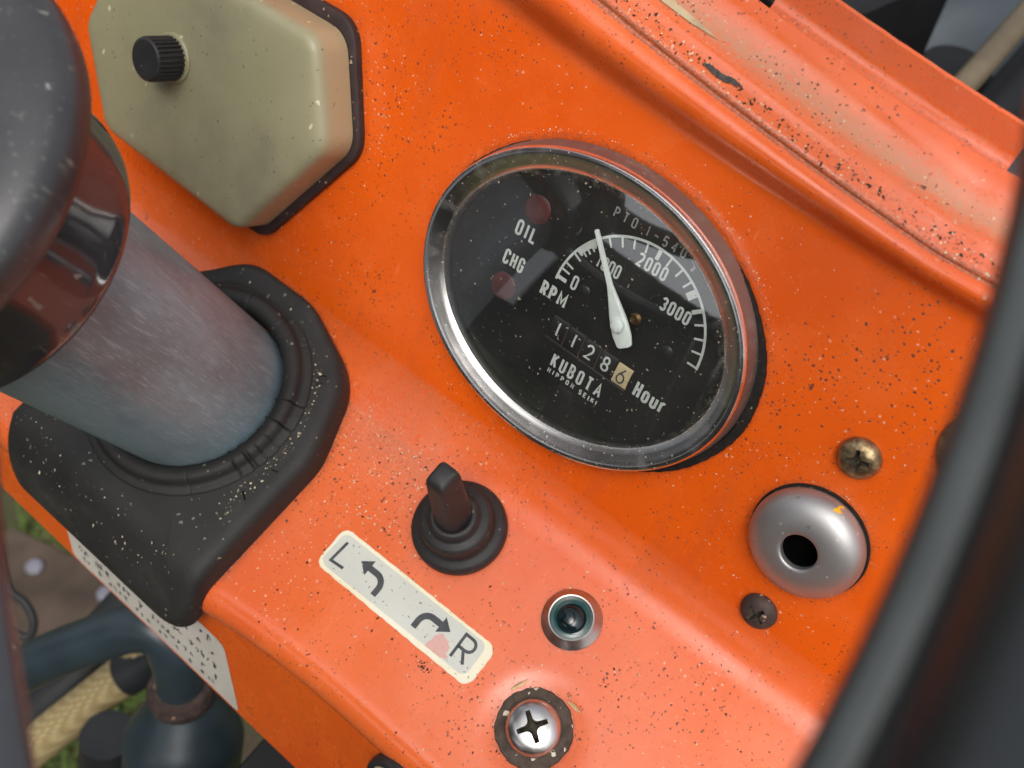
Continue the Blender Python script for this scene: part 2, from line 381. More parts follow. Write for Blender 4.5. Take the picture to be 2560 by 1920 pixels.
def smooth_path(pts, k=8):
    P = [Vector(p) for p in pts]; P = [P[0] * 2 - P[1]] + P + [P[-1] * 2 - P[-2]]; out = []
    for i in range(1, len(P) - 2):
        for j in range(k):
            t = j / k; a, b, c, d = P[i - 1:i + 3]
            out.append(.5 * ((2 * b) + (c - a) * t + (2 * a - 5 * b + 4 * c - d) * t * t + (3 * b - a - 3 * c + d) * t ** 3))
    out.append(P[-2]); return out
def tube(path, rad, n=20, flat=1.0, up=None, cap=True):
    V, F = [], []; L = len(path); ref = Vector(up) if up else Vector((.3, .2, 1)).normalized()
    for i, p in enumerate(path):
        t = (path[min(i + 1, L - 1)] - path[max(i - 1, 0)]).normalized()
        x = (ref - t * ref.dot(t)).normalized(); y = t.cross(x)
        if not up: ref = x
        r = rad(i / (L - 1)) if callable(rad) else rad
        for k in range(n):
            a = 2 * math.pi * k / n; q = p + x * (r * flat * math.cos(a)) + y * (r * math.sin(a)); V.append(tuple(q))
    for i in range(L - 1):
        for k in range(n):
            m = (k + 1) % n; F.append((i * n + k, i * n + m, (i + 1) * n + m, (i + 1) * n + k))
    if cap: F.append(tuple(reversed(range(n)))); F.append(tuple(range((L - 1) * n, L * n)))
    return V, F
def join(parts):
    V, F = [], []
    for v, f in parts:
        o = len(V); V += v; F += [tuple(i + o for i in q) for q in f]
    return V, F
def moved(vf, dx=0, dy=0, dz=0):
    return [(x + dx, y + dy, z + dz) for x, y, z in vf[0]], vf[1]

# ------------------------------------------------------------------ stroke lettering
def arc(cx, cy, rx, ry, a0, a1, n=8):
    return [(cx + rx * math.cos(R(a0 + (a1 - a0) * i / n)), cy + ry * math.sin(R(a0 + (a1 - a0) * i / n))) for i in range(n + 1)]
def stad(w, y0=0., y1=1., r=None):
    r = r or w / 2
    p = arc(w - r, y1 - r, r, r, 0, 90) + arc(r, y1 - r, r, r, 90, 180) + arc(r, y0 + r, r, r, 180, 270) + arc(w - r, y0 + r, r, r, 270, 360)
    return p + [p[0], p[1]]
def glyph(ch, w):
    h = w / 2
    G = {
        '0': [stad(w)], 'O': [stad(w)], 'o': [stad(w, 0, .68)], 'I': [[(h, 0), (h, 1)]], '|': [[(h, i / 10) for i in range(11)]],
        'L': [[(0, 1), (0, 0), (w, 0)]], 'C': [[(w, .72)] + arc(h, 1 - h, h, h, 0, 180) + arc(h, h, h, h, 180, 360) + [(w, .30)]],
        'G': [[(w, .70)] + arc(h, 1 - h, h, h, 0, 180) + arc(h, h, h, h, 180, 360) + [(w, .48), (h, .48)]],
        'H': [[(0, 0), (0, 1)], [(w, 0), (w, 1)], [(0, .5), (w, .5)]],
        'R': [[(0, 0), (0, 1), (w * .45, 1)] + arc(w * .5, .74, w * .5, .26, 90, -90) + [(0, .48)], [(w * .45, .48), (w, 0)]],
        'P': [[(0, 0), (0, 1), (w * .45, 1)] + arc(w * .5, .73, w * .5, .27, 90, -90) + [(0, .46)]],
        'M': [[(0, 0), (0, 1), (h, .25), (w, 1), (w, 0)]], 'K': [[(0, 0), (0, 1)], [(w, 1), (0, .42)], [(w * .32, .58), (w, 0)]],
        'U': [[(0, 1), (0, h)] + arc(h, h, h, h, 180, 360) + [(w, 1)]], 'u': [[(0, .68), (0, h)] + arc(h, h, h, h, 180, 360), [(w, .68), (w, 0)]],
        'r': [[(0, 0), (0, .68)], [(0, .42)] + arc(w * .6, .42, w * .6, .24, 180, 60)],
        'B': [[(0, 0), (0, 1), (w * .45, 1)] + arc(w * .5, .76, w * .45, .24, 90, -90) + [(0, .52)], [(w * .4, .52)] + arc(w * .5, .26, w * .5, .26, 90, -90) + [(0, 0)]],
        'T': [[(0, 1), (w, 1)], [(h, 1), (h, 0)]], 'A': [[(0, 0), (h, 1), (w, 0)], [(w * .18, .33), (w * .82, .33)]],
        'N': [[(0, 0), (0, 1), (w, 0), (w, 1)]], 'E': [[(w, 1), (0, 1), (0, 0), (w, 0)], [(0, .52), (w * .85, .52)]],
        'S': [arc(h, .75, h, .25, 20, 270)[0:] + arc(h, .25, h, .25, 90, -160)],
        '1': [[(h * .35, .80), (h, 1), (h, 0)]], '2': [arc(h, 1 - h, h, h, 170, 0) + [(w, .66), (w * .85, .50), (0, 0), (w, 0)]],
        '3': [arc(h, .74, h, .26, 160, -90) + [(h * .8, .48)], arc(h, .25, h, .25, 90, -160)],
        '4': [[(w * .75, 0), (w * .75, 1), (0, .3), (w, .3)]], '5': [[(w, 1), (w * .1, 1), (0, .55)] + arc(h, .3, h, .3, 120, -150)],
        '6': [[(w * .8, 1), (w * .25, .62)] + arc(h, .32, h, .32, 140, 500, 16)], '8': [arc(h, .76, h * .86, .24, -90, 270, 14), arc(h, .26, h, .26, 90, 450, 16)],
        '-': [[(0, .45), (w * .5, .55), (w, .45)]], '.': [[(h - .04, .45), (h + .04, .45)]],
    }
    return G[ch]
def ribbon(pts, wd, z=0.):
    P = [Vector(pts[0])]
    for p in pts[1:]:
        if (Vector(p) - P[-1]).length > 1e-4: P.append(Vector(p))
    V, F = [], []; n = len(P)
    for i, p in enumerate(P):
        d0 = (p - P[i - 1]).normalized() if i else None; d1 = (P[i + 1] - p).normalized() if i < n - 1 else None
        a, b = d0 or d1, d1 or d0; t = (a + b)
        t = t.normalized() if t.length > .05 else a
        nr = Vector((-t.y, t.x)); k = wd / 2 / max(.55, nr.dot(Vector((-a.y, a.x))))
        V += [(p.x + nr.x * k, p.y + nr.y * k, z), (p.x - nr.x * k, p.y - nr.y * k, z)]
    for i in range(n - 1): F.append((2 * i + 1, 2 * i + 3, 2 * i + 2, 2 * i))
    return V, F
def word(txt, x0, x1, y, h, wd, z=0., ratio=.46, widths=None):
    """letters of height h set out evenly between x0 and x1"""
    wds = [.01 if c in 'I|.' else max(.2 * h, (widths or {}).get(c, 1) * ratio * h - wd) for c in txt]
    gap = (x1 - x0 - wd - sum(wds)) / max(1, len(txt) - 1); x = x0 + wd / 2; parts = []
    for i, (c, gw) in enumerate(zip(txt, wds)):
        for j, line in enumerate(glyph(c, gw / (h - wd))):
            parts.append(ribbon([(x + px * (h - wd), y + wd / 2 + py * (h - wd)) for px, py in line], wd, z + .004 * j + .002 * (i % 2)))
        x += gw + gap
    return join(parts)

# ------------------------------------------------------------------ the dashboard: section measured in mm
AU, AL = 64.5, 15.0
eu = (math.cos(R(AU)), math.sin(R(AU))); nu = (-eu[1], eu[0])
el = (math.cos(R(AL)), math.sin(R(AL))); nl = (-el[1], el[0])
C0 = (-29.49, -61.827); VC = -68.5
def LO(u, v, h=0): return (u, C0[0] + v * el[0] + h * nl[0], C0[1] + v * el[1] + h * nl[1])
def UP(u, v, h=0): return (u, v * eu[0] + h * nu[0], v * eu[1] + h * nu[1])
BEND = AU - AL; TB = 10.0; RB = TB / math.tan(R(BEND / 2))
def vf(u):
    if u > 0: return -86.0
    if u > -60: return -86.0 - .00145 * u * u
    return -91.2 + .05 * (u + 60)
def vbase(u):
    if u > 86: return 46.3
    q = lambda a: 48.4 - .062 * (a - 15) + .000434 * (a - 15) ** 2
    return q(u) if u > -70 else q(-70) - .136 * (u + 70)
def bw(u): return max(.62, min(1.7, (13.8 - (u - 30) * .087) / 17.0))
BEAD = [(1.5, .1), (3, .55), (4.5, 1.7), (6, 3.3), (7.5, 4.9), (9.2, 6.2), (11, 6.9), (12.8, 6.9), (14.4, 6.2), (15.6, 5.2), (16.3, 4.5), (16.7, 4.1), (17.0, 4.05), (17.4, 4.25), (17.9, 4.4)]
TOP = [(0, 0), (1.5, .1), (3.5, .1), (5.0, .2), (6.2, .5), (7.2, .62), (8.2, .45), (9.2, .05), (10.4, -.3), (12, -.5), (13.6, -.45), (15.2, -.1), (16.8, .4), (18.4, .8), (20.2, 1.05), (22, 1.1), (24, 1.0)]
et = (math.cos(R(25)), math.sin(R(25))); nt_ = (-et[1], et[0])
el2 = (math.cos(R(52)), math.sin(R(52)))
SCREW = (47.5, -53.2)
def section(u):
    """(y, z, kind, local) from the front hem to the last rise"""
    pts = []; f = vf(u); r = 9.0; cv = f + r
    def lo2(v, h): p = LO(0, v, h); return p[1], p[2]
    def up2(v, h): p = UP(0, v, h); return p[1], p[2]
    pts.append((*lo2(cv - r * math.sin(R(84)) + 1.4, -r - 2.5), 'hem', 0)); 
    for k in range(10):
        a = R(84 - 84 * k / 9); pts.append((*lo2(cv - r * math.sin(a), -r + r * math.cos(a)), 'edge', 0))
    N1 = 44
    for k in range(1, N1): 
        v = cv + (-TB - cv) * k / N1; rr = math.hypot(u - SCREW[0], v - SCREW[1])
        pts.append((*lo2(v, -1.3 * math.exp(-(rr / 13.5) ** 6)), 'low', v))
    cen = (-TB, RB)
    for k in range(15):
        a = R(BEND * k / 14); pts.append((*lo2(-TB + RB * math.sin(a), RB - RB * math.cos(a)), 'bend', 0))
    vb = vbase(u); N2 = 56
    for k in range(1, N2 + 1):
        v = VC + TB + (vb - VC - TB) * k / N2; pts.append((*up2(v, 0), 'up', v))
    s = bw(u)
    for dv, h in BEAD: pts.append((*up2(vb + dv * s, h * (.55 + .45 * s)), 'bead', dv))
    e0 = pts[-1][:2]
    for d, h in TOP[1:]: pts.append((e0[0] + d * et[0] + h * nt_[0], e0[1] + d * et[1] + h * nt_[1], 'top', d))
    return pts
def lap(x, y, feats):
    g = 0.
    for fx, fy, rad, wid, amp in feats:
        d = math.hypot(x - fx, y - fy) - rad
        if d > -4: g = max(g, amp * math.exp(-max(0, d) / wid))
    return g
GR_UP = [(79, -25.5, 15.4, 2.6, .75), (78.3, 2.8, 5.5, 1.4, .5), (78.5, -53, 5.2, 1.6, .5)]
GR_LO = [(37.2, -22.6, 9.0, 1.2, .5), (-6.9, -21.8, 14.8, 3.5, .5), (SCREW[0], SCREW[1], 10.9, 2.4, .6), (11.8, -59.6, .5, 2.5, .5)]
GA, GB = 52.0, 42.6
GC = (-5.2, -3.6)
HEXG = [(x, y) for p in [((-106.2, 34.5), (-193, 34.5)), ((-193, 34.5), (-208, -9)), ((-208, -9), (-191, -45)), ((-191, -45), (-120.5, -47.2)), ((-120.5, -47.2), (-91.4, -.8)), ((-91.4, -.8), (-106.2, 34.5))] for k in (0, .25, .5, .75) for x, y in [(p[0][0] + (p[1][0] - p[0][0]) * k, p[0][1] + (p[1][1] - p[0][1]) * k)]]
BOOT = round_poly([(-149, -101), (-56.5, -101), (-55, -34), (-66, -6), (-92, 5), (-122, 5), (-142, -14), (-149, -55)], [13, 12, 26, 24, 22, 22, 24, 26], 8)
def inside(x, y, poly):
    c = False; n = len(poly)
    for i in range(n):
        (ax, ay), (bx, by) = poly[i - 1], poly[i]
        if (ay > y) != (by > y) and x < (bx - ax) * (y - ay) / (by - ay) + ax: c = not c
    return c
def seg_dist(x, y, poly):
    best = 1e9; n = len(poly)
    for i in range(0, n, 2):
        ax, ay = poly[i]; bx, by = poly[(i + 2) % n]; dx, dy = bx - ax, by - ay
        t = max(0, min(1, ((x - ax) * dx + (y - ay) * dy) / max(1e-9, dx * dx + dy * dy)))
        best = min(best, math.hypot(x - ax - t * dx, y - ay - t * dy))
    return best
dash = thing('dashboard', 'speckled orange painted metal dashboard that carries the gauge and switches', 'dashboard')
U0, U1, DU = -300, 230, 2.0
us = [U0 + DU * i for i in range(int((U1 - U0) / DU) + 1)]
V, F, dust, grime, sheen_film = [], [], [], [], []
for u in us:
    sec = section(u); m = len(sec)
    for y, z, kind, loc in sec:
        V.append((u, y, z)); d = g = 0.
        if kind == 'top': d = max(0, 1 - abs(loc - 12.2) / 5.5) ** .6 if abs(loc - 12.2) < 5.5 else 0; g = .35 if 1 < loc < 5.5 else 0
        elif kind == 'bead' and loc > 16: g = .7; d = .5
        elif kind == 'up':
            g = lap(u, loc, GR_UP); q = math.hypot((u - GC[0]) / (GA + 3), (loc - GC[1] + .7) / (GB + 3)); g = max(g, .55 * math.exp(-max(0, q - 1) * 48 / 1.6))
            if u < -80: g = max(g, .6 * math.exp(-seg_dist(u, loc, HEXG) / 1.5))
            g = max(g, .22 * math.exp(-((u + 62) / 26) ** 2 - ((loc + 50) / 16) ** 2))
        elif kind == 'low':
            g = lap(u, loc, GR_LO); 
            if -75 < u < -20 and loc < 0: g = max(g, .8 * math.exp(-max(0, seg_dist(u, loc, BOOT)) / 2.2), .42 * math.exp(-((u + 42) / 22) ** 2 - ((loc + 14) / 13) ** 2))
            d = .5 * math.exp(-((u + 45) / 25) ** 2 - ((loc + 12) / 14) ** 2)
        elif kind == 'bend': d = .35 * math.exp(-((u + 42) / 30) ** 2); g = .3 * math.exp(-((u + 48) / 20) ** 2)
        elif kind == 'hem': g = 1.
        dust.append(d); grime.append(g); sheen_film.append({'low': .065, 'top': .04, 'edge': .05, 'bead': .02, 'bend': .035}.get(kind, .002))  # strongest on the flatter parts, where dust and painted sky sheen combine
for i in range(len(us) - 1):
    for j in range(m - 1): F.append((i * m + j, (i + 1) * m + j, (i + 1) * m + j + 1, i * m + j + 1))
sheet = mesh('top_sheet', V, F, 'paint', dash, True, 60)
add_attr(sheet, 'dust', dust); add_attr(sheet, 'grime', grime); add_attr(sheet, 'sheen_film', sheen_film)

# front face: a second sheet that starts under the hem
BETA = 62.0
def FACE(u, s, h=0):
    v = -84.2 - s * math.cos(R(BETA)) - h * math.sin(R(BETA)); q = -6.0 - s * math.sin(R(BETA)) + h * math.cos(R(BETA)); return LO(u, v, q)
V, F = [], []; fu = list(range(-300, 231, 10)); ss = [-5, 0, 2, 5, 10, 20, 30, 40, 50, 57.6, 58.2, 57.6]
for u in fu:
    for i, s in enumerate(ss):
        s2 = s if i < 2 else s; V.append(FACE(u, s2, (vf(-40) - vf(u)) * 0 - (4 if i == 11 else 0)))
m = len(ss)
for i in range(len(fu) - 1):
    for j in range(m - 1): F.append((i * m + j + 1, (i + 1) * m + j + 1, (i + 1) * m + j, i * m + j))
face = mesh('front_face', V, F, 'paint', dash, True, 40)
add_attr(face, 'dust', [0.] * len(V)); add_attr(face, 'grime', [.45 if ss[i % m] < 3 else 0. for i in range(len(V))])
# hood lip strips beyond the bead
def hood_lip(u0, u1):
    V, F = [], []; prof = [(0., -.02)]; a_ = 25.; d_ = h_ = 0.; uu = [u0 + (u1 - u0) * i / 30 for i in range(31)]
    prof = []; y_ = z_ = 0.
    for k in range(15):
        prof.append((y_, z_)); a_ = min(66, 25 + 41 * k / 6); y_ += .72 * math.cos(R(a_)); z_ += .72 * math.sin(R(a_))
    prof += [(y_ + .5, z_ - .3), (y_ + .7, z_ - 1.2), (y_ + .9, z_ - 6)]
    for u in uu:
        e = section(u)[-1]; jag = .06 * math.sin(u * .9) + .05 * math.sin(u * 2.3 + 1)
        for k, (d, h) in enumerate(prof): V.append((u, e[0] - .05 + d + (jag if k > 12 else 0), e[1] + .02 + h))
    m = len(prof)
    for i in range(30):
        for j in range(m - 1): F.append((i * m + j, (i + 1) * m + j, (i + 1) * m + j + 1, i * m + j + 1))
    F.append(tuple(range(m))); F.append(tuple(reversed(range(30 * m, 31 * m))))
    o = mesh('hood_lip', V, F, 'paint', dash, True, 40)
    add_attr(o, 'dust', [.25 if j % m > 3 else .1 for j in range(len(V))]); add_attr(o, 'grime', [.45 if j % m < 3 else .15 for j in range(len(V))])
hood_lip(3.5, 70); hood_lip(-160, -7)
# pale scraped patches on the strip behind the bead
def patch_top(name, pts, m, lift=.12):
    V = []
    for u, d in pts:
        e = section(u)[-len(TOP)]; h = 0
        for (a, b), (c, g) in zip(TOP, TOP[1:]):
            if a <= d <= c: h = b + (g - b) * (d - a) / (c - a)
        V.append((u, e[0] + d * et[0] + (h + lift) * nt_[0], e[1] + d * et[1] + (h + lift) * nt_[1]))
    return fixn(mesh(name, V, [tuple(range(len(V)))], m, dash, False))
patch_top('scrape', [(-40, 9.2), (-22, 8.9), (-10, 9.3), (-2, 10.4), (-7, 10.9), (-20, 11.6), (-40, 12.2)], 'scrape', .3)
rp = random.Random(17); CH = []
for k in range(44):
    a = 2 * math.pi * k / 44; CH.append((4 + 5.6 * math.cos(a) + rp.uniform(-.35, .35), 3.6 + .13 * 5 * math.cos(a) + (.85 + .3 * math.sin(3 * a)) * math.sin(a) + rp.uniform(-.16, .16)))
patch_top('paint_chip', CH, 'blob', .3)

# ------------------------------------------------------------------ hour meter
GA, GB = 52.0, 42.6
GC = (-5.2, -3.6)
def ell_lathe(prof, n=160, a=GA, b=GB, wob=None):
    V, F = [], []
    for d, z in prof:
        for i in range(n):
            t = 2 * math.pi * i / n; nx, ny = b * math.cos(t), a * math.sin(t); l = math.hypot(nx, ny)
            dd = d + (wob(t, z) if wob else 0)
            V.append((a * math.cos(t) + dd * nx / l, b * math.sin(t) + dd * ny / l, z))
    for j in range(len(prof) - 1):
        for i in range(n):
            k = (i + 1) % n; F.append((j * n + i, j * n + k, (j + 1) * n + k, (j + 1) * n + i))
    return V, F
hm = thing('hour_meter', 'oval chrome-rimmed tachometer and hour meter with a black dial and white needle', 'gauge', UP(0, 0, 0), AU)
gx, gy = GC
rw = random.Random(3); ph = [rw.uniform(0, 6.28) for _ in range(8)]
wob = lambda t, z: .22 * math.sin(3 * t + ph[0]) + .10 * math.sin(13 * t + ph[1]) + .06 * math.sin(61 * t + ph[2]) + .05 * math.sin(97 * t + ph[3])
gk = ell_lathe([(-6, .1), (-.5, .1), (0, .6), (-.1, 1.6), (-.5, 2.0), (-2.4, 2.2)], 320, 55.2, 43.8, wob=wob)
mesh('gasket', *moved(gk, -4.9, -4.5), 'gasket', hm)
bz = mesh('bezel', *moved(ell_lathe([(-6.4, 5.2), (-6.3, 6.4), (-5.8, 6.9), (-4.4, 7.5), (-2.9, 8.2), (-1.9, 8.7), (-1.0, 8.85), (-.35, 8.6), (.05, 8.0), (.2, 7.2), (.15, 6.7)], 200), gx, gy), 'chrome', hm)
mesh('rim_band', *moved(ell_lathe([(.12, 6.9), (.3, 6.0), (.6, 4), (1.0, 2.2), (1.2, 1.2)], 200), gx, gy), 'side', bz)
# glass dome
n = 120; V, F, ed = [], [], []
for j in range(15):
    q = j / 14
    for i in range(n):
        t = 2 * math.pi * i / n; V.append((gx + 46.2 * q * math.cos(t), gy + 36.8 * q * math.sin(t), 6.9 + 2.6 * (1 - q * q))); ed.append(max(0, (q - .93) / .07) ** 1.5)
    if j:
        for i in range(n):
            k = (i + 1) % n; F.append(((j - 1) * n + i, (j - 1) * n + k, j * n + k, j * n + i) if j > 1 else (i, n + i, n + k, k))
g_o = mesh('glass', V, F, 'glass', hm, True, 0); add_attr(g_o, 'edge', ed); fixn(g_o)
mesh('dial_surround', *moved(ell_lathe([(-6.3, 5.6), (-6.9, 5.0), (-7.2, 4.1), (-7.2, 3.2)], 160), gx, gy), 'dial_ring', hm)
V, F = ell_lathe([(-7.0, 4.0), (-30, 4.0)], 160); V = V[:160] + [(0, 0, 4.0)]
dial = mesh('dial_face', [(x + gx, y + gy, z) for x, y, z in V], [(i, (i + 1) % 160, 160) for i in range(160)], 'dial', hm, False)
ZP = 4.06
AC = (8.6, .6)
P = [ribbon([(AC[0] + 23.5 * math.cos(R(a)), AC[1] + 23.5 * math.sin(R(a))) for a in [180 - 180.4 * i / 90 for i in range(91)]], .72, ZP)]
def tick(a, r0, r1, w, z=ZP + .004):
    c, s = math.cos(R(a)), math.sin(R(a)); return ribbon([(AC[0] + r0 * c, AC[1] + r0 * s), (AC[0] + r1 * c, AC[1] + r1 * s)], w, z)
for a, w in [(177.4, 1.15), (170.6, .6), (165.2, .6), (155.8, .6), (145.2, .6), (126.2, .6), (116.6, .55), (107.4, .55), (97.8, .55), (88.0, 1.15), (79.0, .6), (69.0, .6), (59.5, .6), (51.8, 2.1), (39.9, 1.15), (30.5, .6), (20.4, .6), (10.6, .6), (.7, .6)]:
    P.append(tick(a, 23.4, 20.3 if w > 1 else 20.5, w))
for a, w, r0 in [(151.6, .7, 21.4), (149.2, .5, 20.5), (141.0, .55, 20.6), (139.0, .8, 21.3), (136, .6, 20.6)]: P.append(tick(a, 23.4, r0, w, ZP + .008))
P.append(ribbon([(AC[0] + 22.6 * math.cos(R(a)), AC[1] + 22.6 * math.sin(R(a))) for a in range(137, 154, 2)], 1.5, ZP + .006))
mesh('scale_ring', *join(P), 'print', dial, False)
for txt, x0, x1, y, h, wd, ra in [('OIL', -32.2, -24.9, 5.5, 4.75, .75, .47), ('CHG', -32.6, -25.4, -4.3, 4.75, .75, .42), ('RPM', -18.1, -9.2, -6.2, 4.6, .85, .48),
                                  ('0', -10.2, -8.2, .4, 4.4, .65, .45), ('1000', -5.9, 1.8, 10.1, 4.1, .62, .44), ('2000', 4.5, 13.8, 16.7, 4.0, .66, .47), ('3000', 15.5, 24.6, 9.5, 4.0, .66, .47),
                                  ('KUBOTA', -6.4, 11.3, -23.8, 4.6, .72, .44), ('NIPPON', -6.4, 3.1, -26.0, 1.65, .34, .62), ('SEIKI', 5.0, 11.3, -26.2, 1.65, .34, .62), ('Hour', 19.3, 29.6, -16.8, 5.2, .85, .42)]:
    mesh('lettering', *word(txt, x0, x1, y, h, wd, ZP, ra, {'1': .62, 'M': 1.35, 'r': .8, 'T': 1.1, 'A': 1.15}), 'print', dial, False)
mesh('lettering', *word('PTO.1-540', -6.8, 16.0, 25.0, 3.0, .42, ZP, .52, {'1': .5, '-': 1.0}), 'print_faint', dial, False)
mesh('pointer_line', *join([ribbon([(17.2, 26.6), (19.6, 24.6)], .18, ZP), ribbon([(19.6, 24.8), (19.0, 23.2)], .7, ZP + .003)]), 'print_faint', dial, False)
# warning lamps
for x, y in ((-27.7, 15.3), (-29.3, -10.5)):
    mesh('warning_lamp', *moved(lathe([(4.15, 4.02), (4.15, 4.25), (3.9, 4.4), (2.5, 4.6), (.05, 4.7)], 48, False, True), x, y), 'lamp_red', hm)
# counter drums: each drum a slice of a cylinder set into the dial, digit on it
cx0 = [-8.1, -2.3, 3.5, 9.25, 14.7]; dr = ['|', '|', '2', '8', '6']
def bulge(y, yc): return 4.03 + .55 * max(0, 1 - ((y - yc) / 3.6) ** 2)
for k, (xc, ch) in enumerate(zip(cx0, dr)):
    yc = -12.2 - .27 * k if k < 4 else -13.4
    V, F = [], []
    for j in range(13):
        y = yc - 3.4 + 6.8 * j / 12
        for x in ((xc - 2.62, xc + 2.62) if k < 4 else (xc - 2.4, xc + 2.4)): V.append((x, y, bulge(y, yc) if 0 < j < 12 else 3.9))
    for j in range(12): F.append((2 * j, 2 * j + 1, 2 * j + 3, 2 * j + 2))
    d = mesh('counter_drum', V, F, 'drum' if k < 4 else 'drum_tan', hm)
    h = 4.7 if k < 4 else 5.0
    vv, ff = word(ch, xc - 1.55 if ch != '|' else xc - .3, xc + 1.55 if ch != '|' else xc + .3, yc - h / 2, h, .62 if k < 4 else .5, 0, .55)
    mesh('digit', [(x, y, bulge(y, yc) + .05 + z) for x, y, z in vv], ff, 'print' if k < 4 else 'ink', d, False)
for k in range(4):
    xc = (cx0[k] + cx0[k + 1]) / 2 - .05; yc = -12.5 - .27 * k
    if k == 3: continue
    V = [(xc - .16, yc - 3.5, 4), (xc + .16, yc - 3.5, 4), (xc + .16, yc + 3.4, 4), (xc - .16, yc + 3.4, 4)]; V += [(x, y, 4.75) for x, y, z in V]
    mesh('drum_divider', V, [(0, 1, 5, 4), (1, 2, 6, 5), (2, 3, 7, 6), (3, 0, 4, 7), (4, 5, 6, 7)], 'divider', hm, False)
mesh('window_edge', *join([ribbon([(-11, -16.15), (-8, -16.2), (4, -16.45), (12.3, -16.8), (17.1, -16.95)], .22, ZP + .5), ribbon([(-11, -16.25), (17.1, -17.05)], .5, ZP + .2)]), 'divider', hm, False)
for x, y in ((22.9, .1), (-5.5, 2.0)):
    sc = mesh('dial_screw', *moved(lathe([(1.9, 4.0), (1.85, 4.3), (1.4, 4.6), (.05, 4.7)], 32, False, True), x, y), 'dial_ring', hm)
# needle
tip, cen = Vector((-8.4, 20.5)), Vector((8.5, .6)); ax = (tip - cen).normalized(); sx = Vector((-ax.y, ax.x)); L = (tip - cen).length
prof = [(-6.4, 1.6), (-6.0, 2.2), (-3.0, 2.75), (0, 2.65), (3, 2.25), (7, 1.5), (10.8, .78), (12, .72), (20, .62), (L - .4, .55), (L, .3)]
V = []
for z in (6.2, 6.9, 7.25):
    k = 1.0 if z < 7 else .72
    for s, sg in ((prof, 1), (list(reversed(prof)), -1)):
        for d, hw in s: p = cen + ax * d + sx * (hw * k * sg); V.append((p.x, p.y, z))
m = len(prof) * 2; F = []
for j in range(2):
    for i in range(m): F.append((j * m + i, j * m + (i + 1) % m, (j + 1) * m + (i + 1) % m, (j + 1) * m + i))
F += [tuple(range(2 * m, 3 * m))]
nd = fixn(mesh('needle', V, F, 'needle', hm, True, 30))
mesh('needle_cap', *moved(lathe([(2.0, 7.0), (2.0, 8.2), (1.8, 8.5), (1.2, 8.75), (.05, 8.85)], 40, False, True), cen.x, cen.y), 'needle', nd)
mesh('pivot_pin', *moved(lathe([(1.7, 4.0), (1.7, 4.6), (1.0, 5.2), (.9, 6.2)], 24, False, True), 11.2, 3.6), 'brass', hm)

# ------------------------------------------------------------------ hexagonal cover with knob
hx = thing('fuse_box_cover', 'olive plastic hexagonal cover with a ribbed black knob at the upper left', 'cover', UP(-150, 0), AU)
HEX = [(-107, 30.5), (-192, 30.5), (-207, -9), (-190, -41), (-121, -43.5), (-93.5, 0)]
HEX = [(x + 150, y) for x, y in HEX]
ho = dense(round_poly(HEX, [9, 9, 9, 9, 8, 10], 7), 6)
mesh('cover_gasket', *shells(dense(round_poly([(43.8, 34.5), (-43, 34.5), (-58, -9), (-41, -45), (29.5, -47.2), (58.6, -.8)], [10, 9, 9, 9, 9, 11], 7), 6), [(0, .1), (-.3, 1.2), (0, 2.6), (1.0, 3.1), (4, 3.2)], True), 'hexgasket', hx, True, 40)
rings = [(.6, 3.25), (0, 3.6), (.2, 6), (.6, 11), (.9, 13.2), (1.5, 14.7), (2.6, 15.7), (4.2, 16.2), (6.5, 16.4)]
hv, hf = shells(ho, rings)
cov = mesh('cover', hv, hf, 'hex', hx, True, 50); nn = len(ho)
add_attr(cov, 'side', [1.0 if rings[i // nn][1] < 12 else (.3 if rings[i // nn][1] < 14 else 0.) for i in range(len(hv))])
kb = mesh('knob', *moved(lathe([(6.3, 17.4), (6.9, 17.6), (6.9, 26.2), (6.6, 27.0), (5.9, 27.4), (.05, 27.3)], 168, False, True, lambda r, z, a: (r - (.6 * (math.cos(a * 28) > .1) if 17.5 < z < 26.5 and r > 6.8 else 0), z)), -11, -1.2), 'knob', hx, True, 30)
mesh('collar', *moved(lathe([(7.9, 16.3), (7.9, 17.0), (7.4, 17.5), (6.2, 17.6)], 64), -11, -1.2), 'hex', kb)

# ------------------------------------------------------------------ steering column, boot and wheel
COLB = LO(-103, -39, 8); ACOL = AL + 8
col = thing('steering_column', 'scuffed blue-grey steel steering column rising from the black rubber boot', 'column', COLB, ACOL)
mesh('tube', *lathe([(28.2, -22), (28.2, 30), (28.2, 70), (28.2, 112)], 96), 'column', col)
bt = thing('rubber_boot', 'cracked black rubber boot around the foot of the steering column', 'boot', LO(-103, -39), AL)
bo = dense([(x + 103, y + 39) for x, y in BOOT], 4)
def hb(v):   # how far the orange sheet has risen above the shelf plane at this depth
    if v < -TB: return 0.
    if v > RB * math.sin(R(BEND)) - TB: return RB - RB * math.cos(R(BEND)) + (v + TB - RB * math.sin(R(BEND))) * math.tan(R(BEND))
    return RB - math.sqrt(max(0, RB * RB - (v + TB) ** 2))
def boot_fn(x, y, z):
    v = y - 39; z2 = z + .75 * hb(v)
    if v < -84: z2 -= (-84 - v) * .95
    return (x, y, z2 - .02 * max(0, -v - 50))
vv, ff = shells(bo, [(.5, -2.0), (0, .3), (0, 6.0), (.3, 8.8), (1.1, 10.3), (2.6, 11.2), (5, 11.6), (9, 11.8)], False)
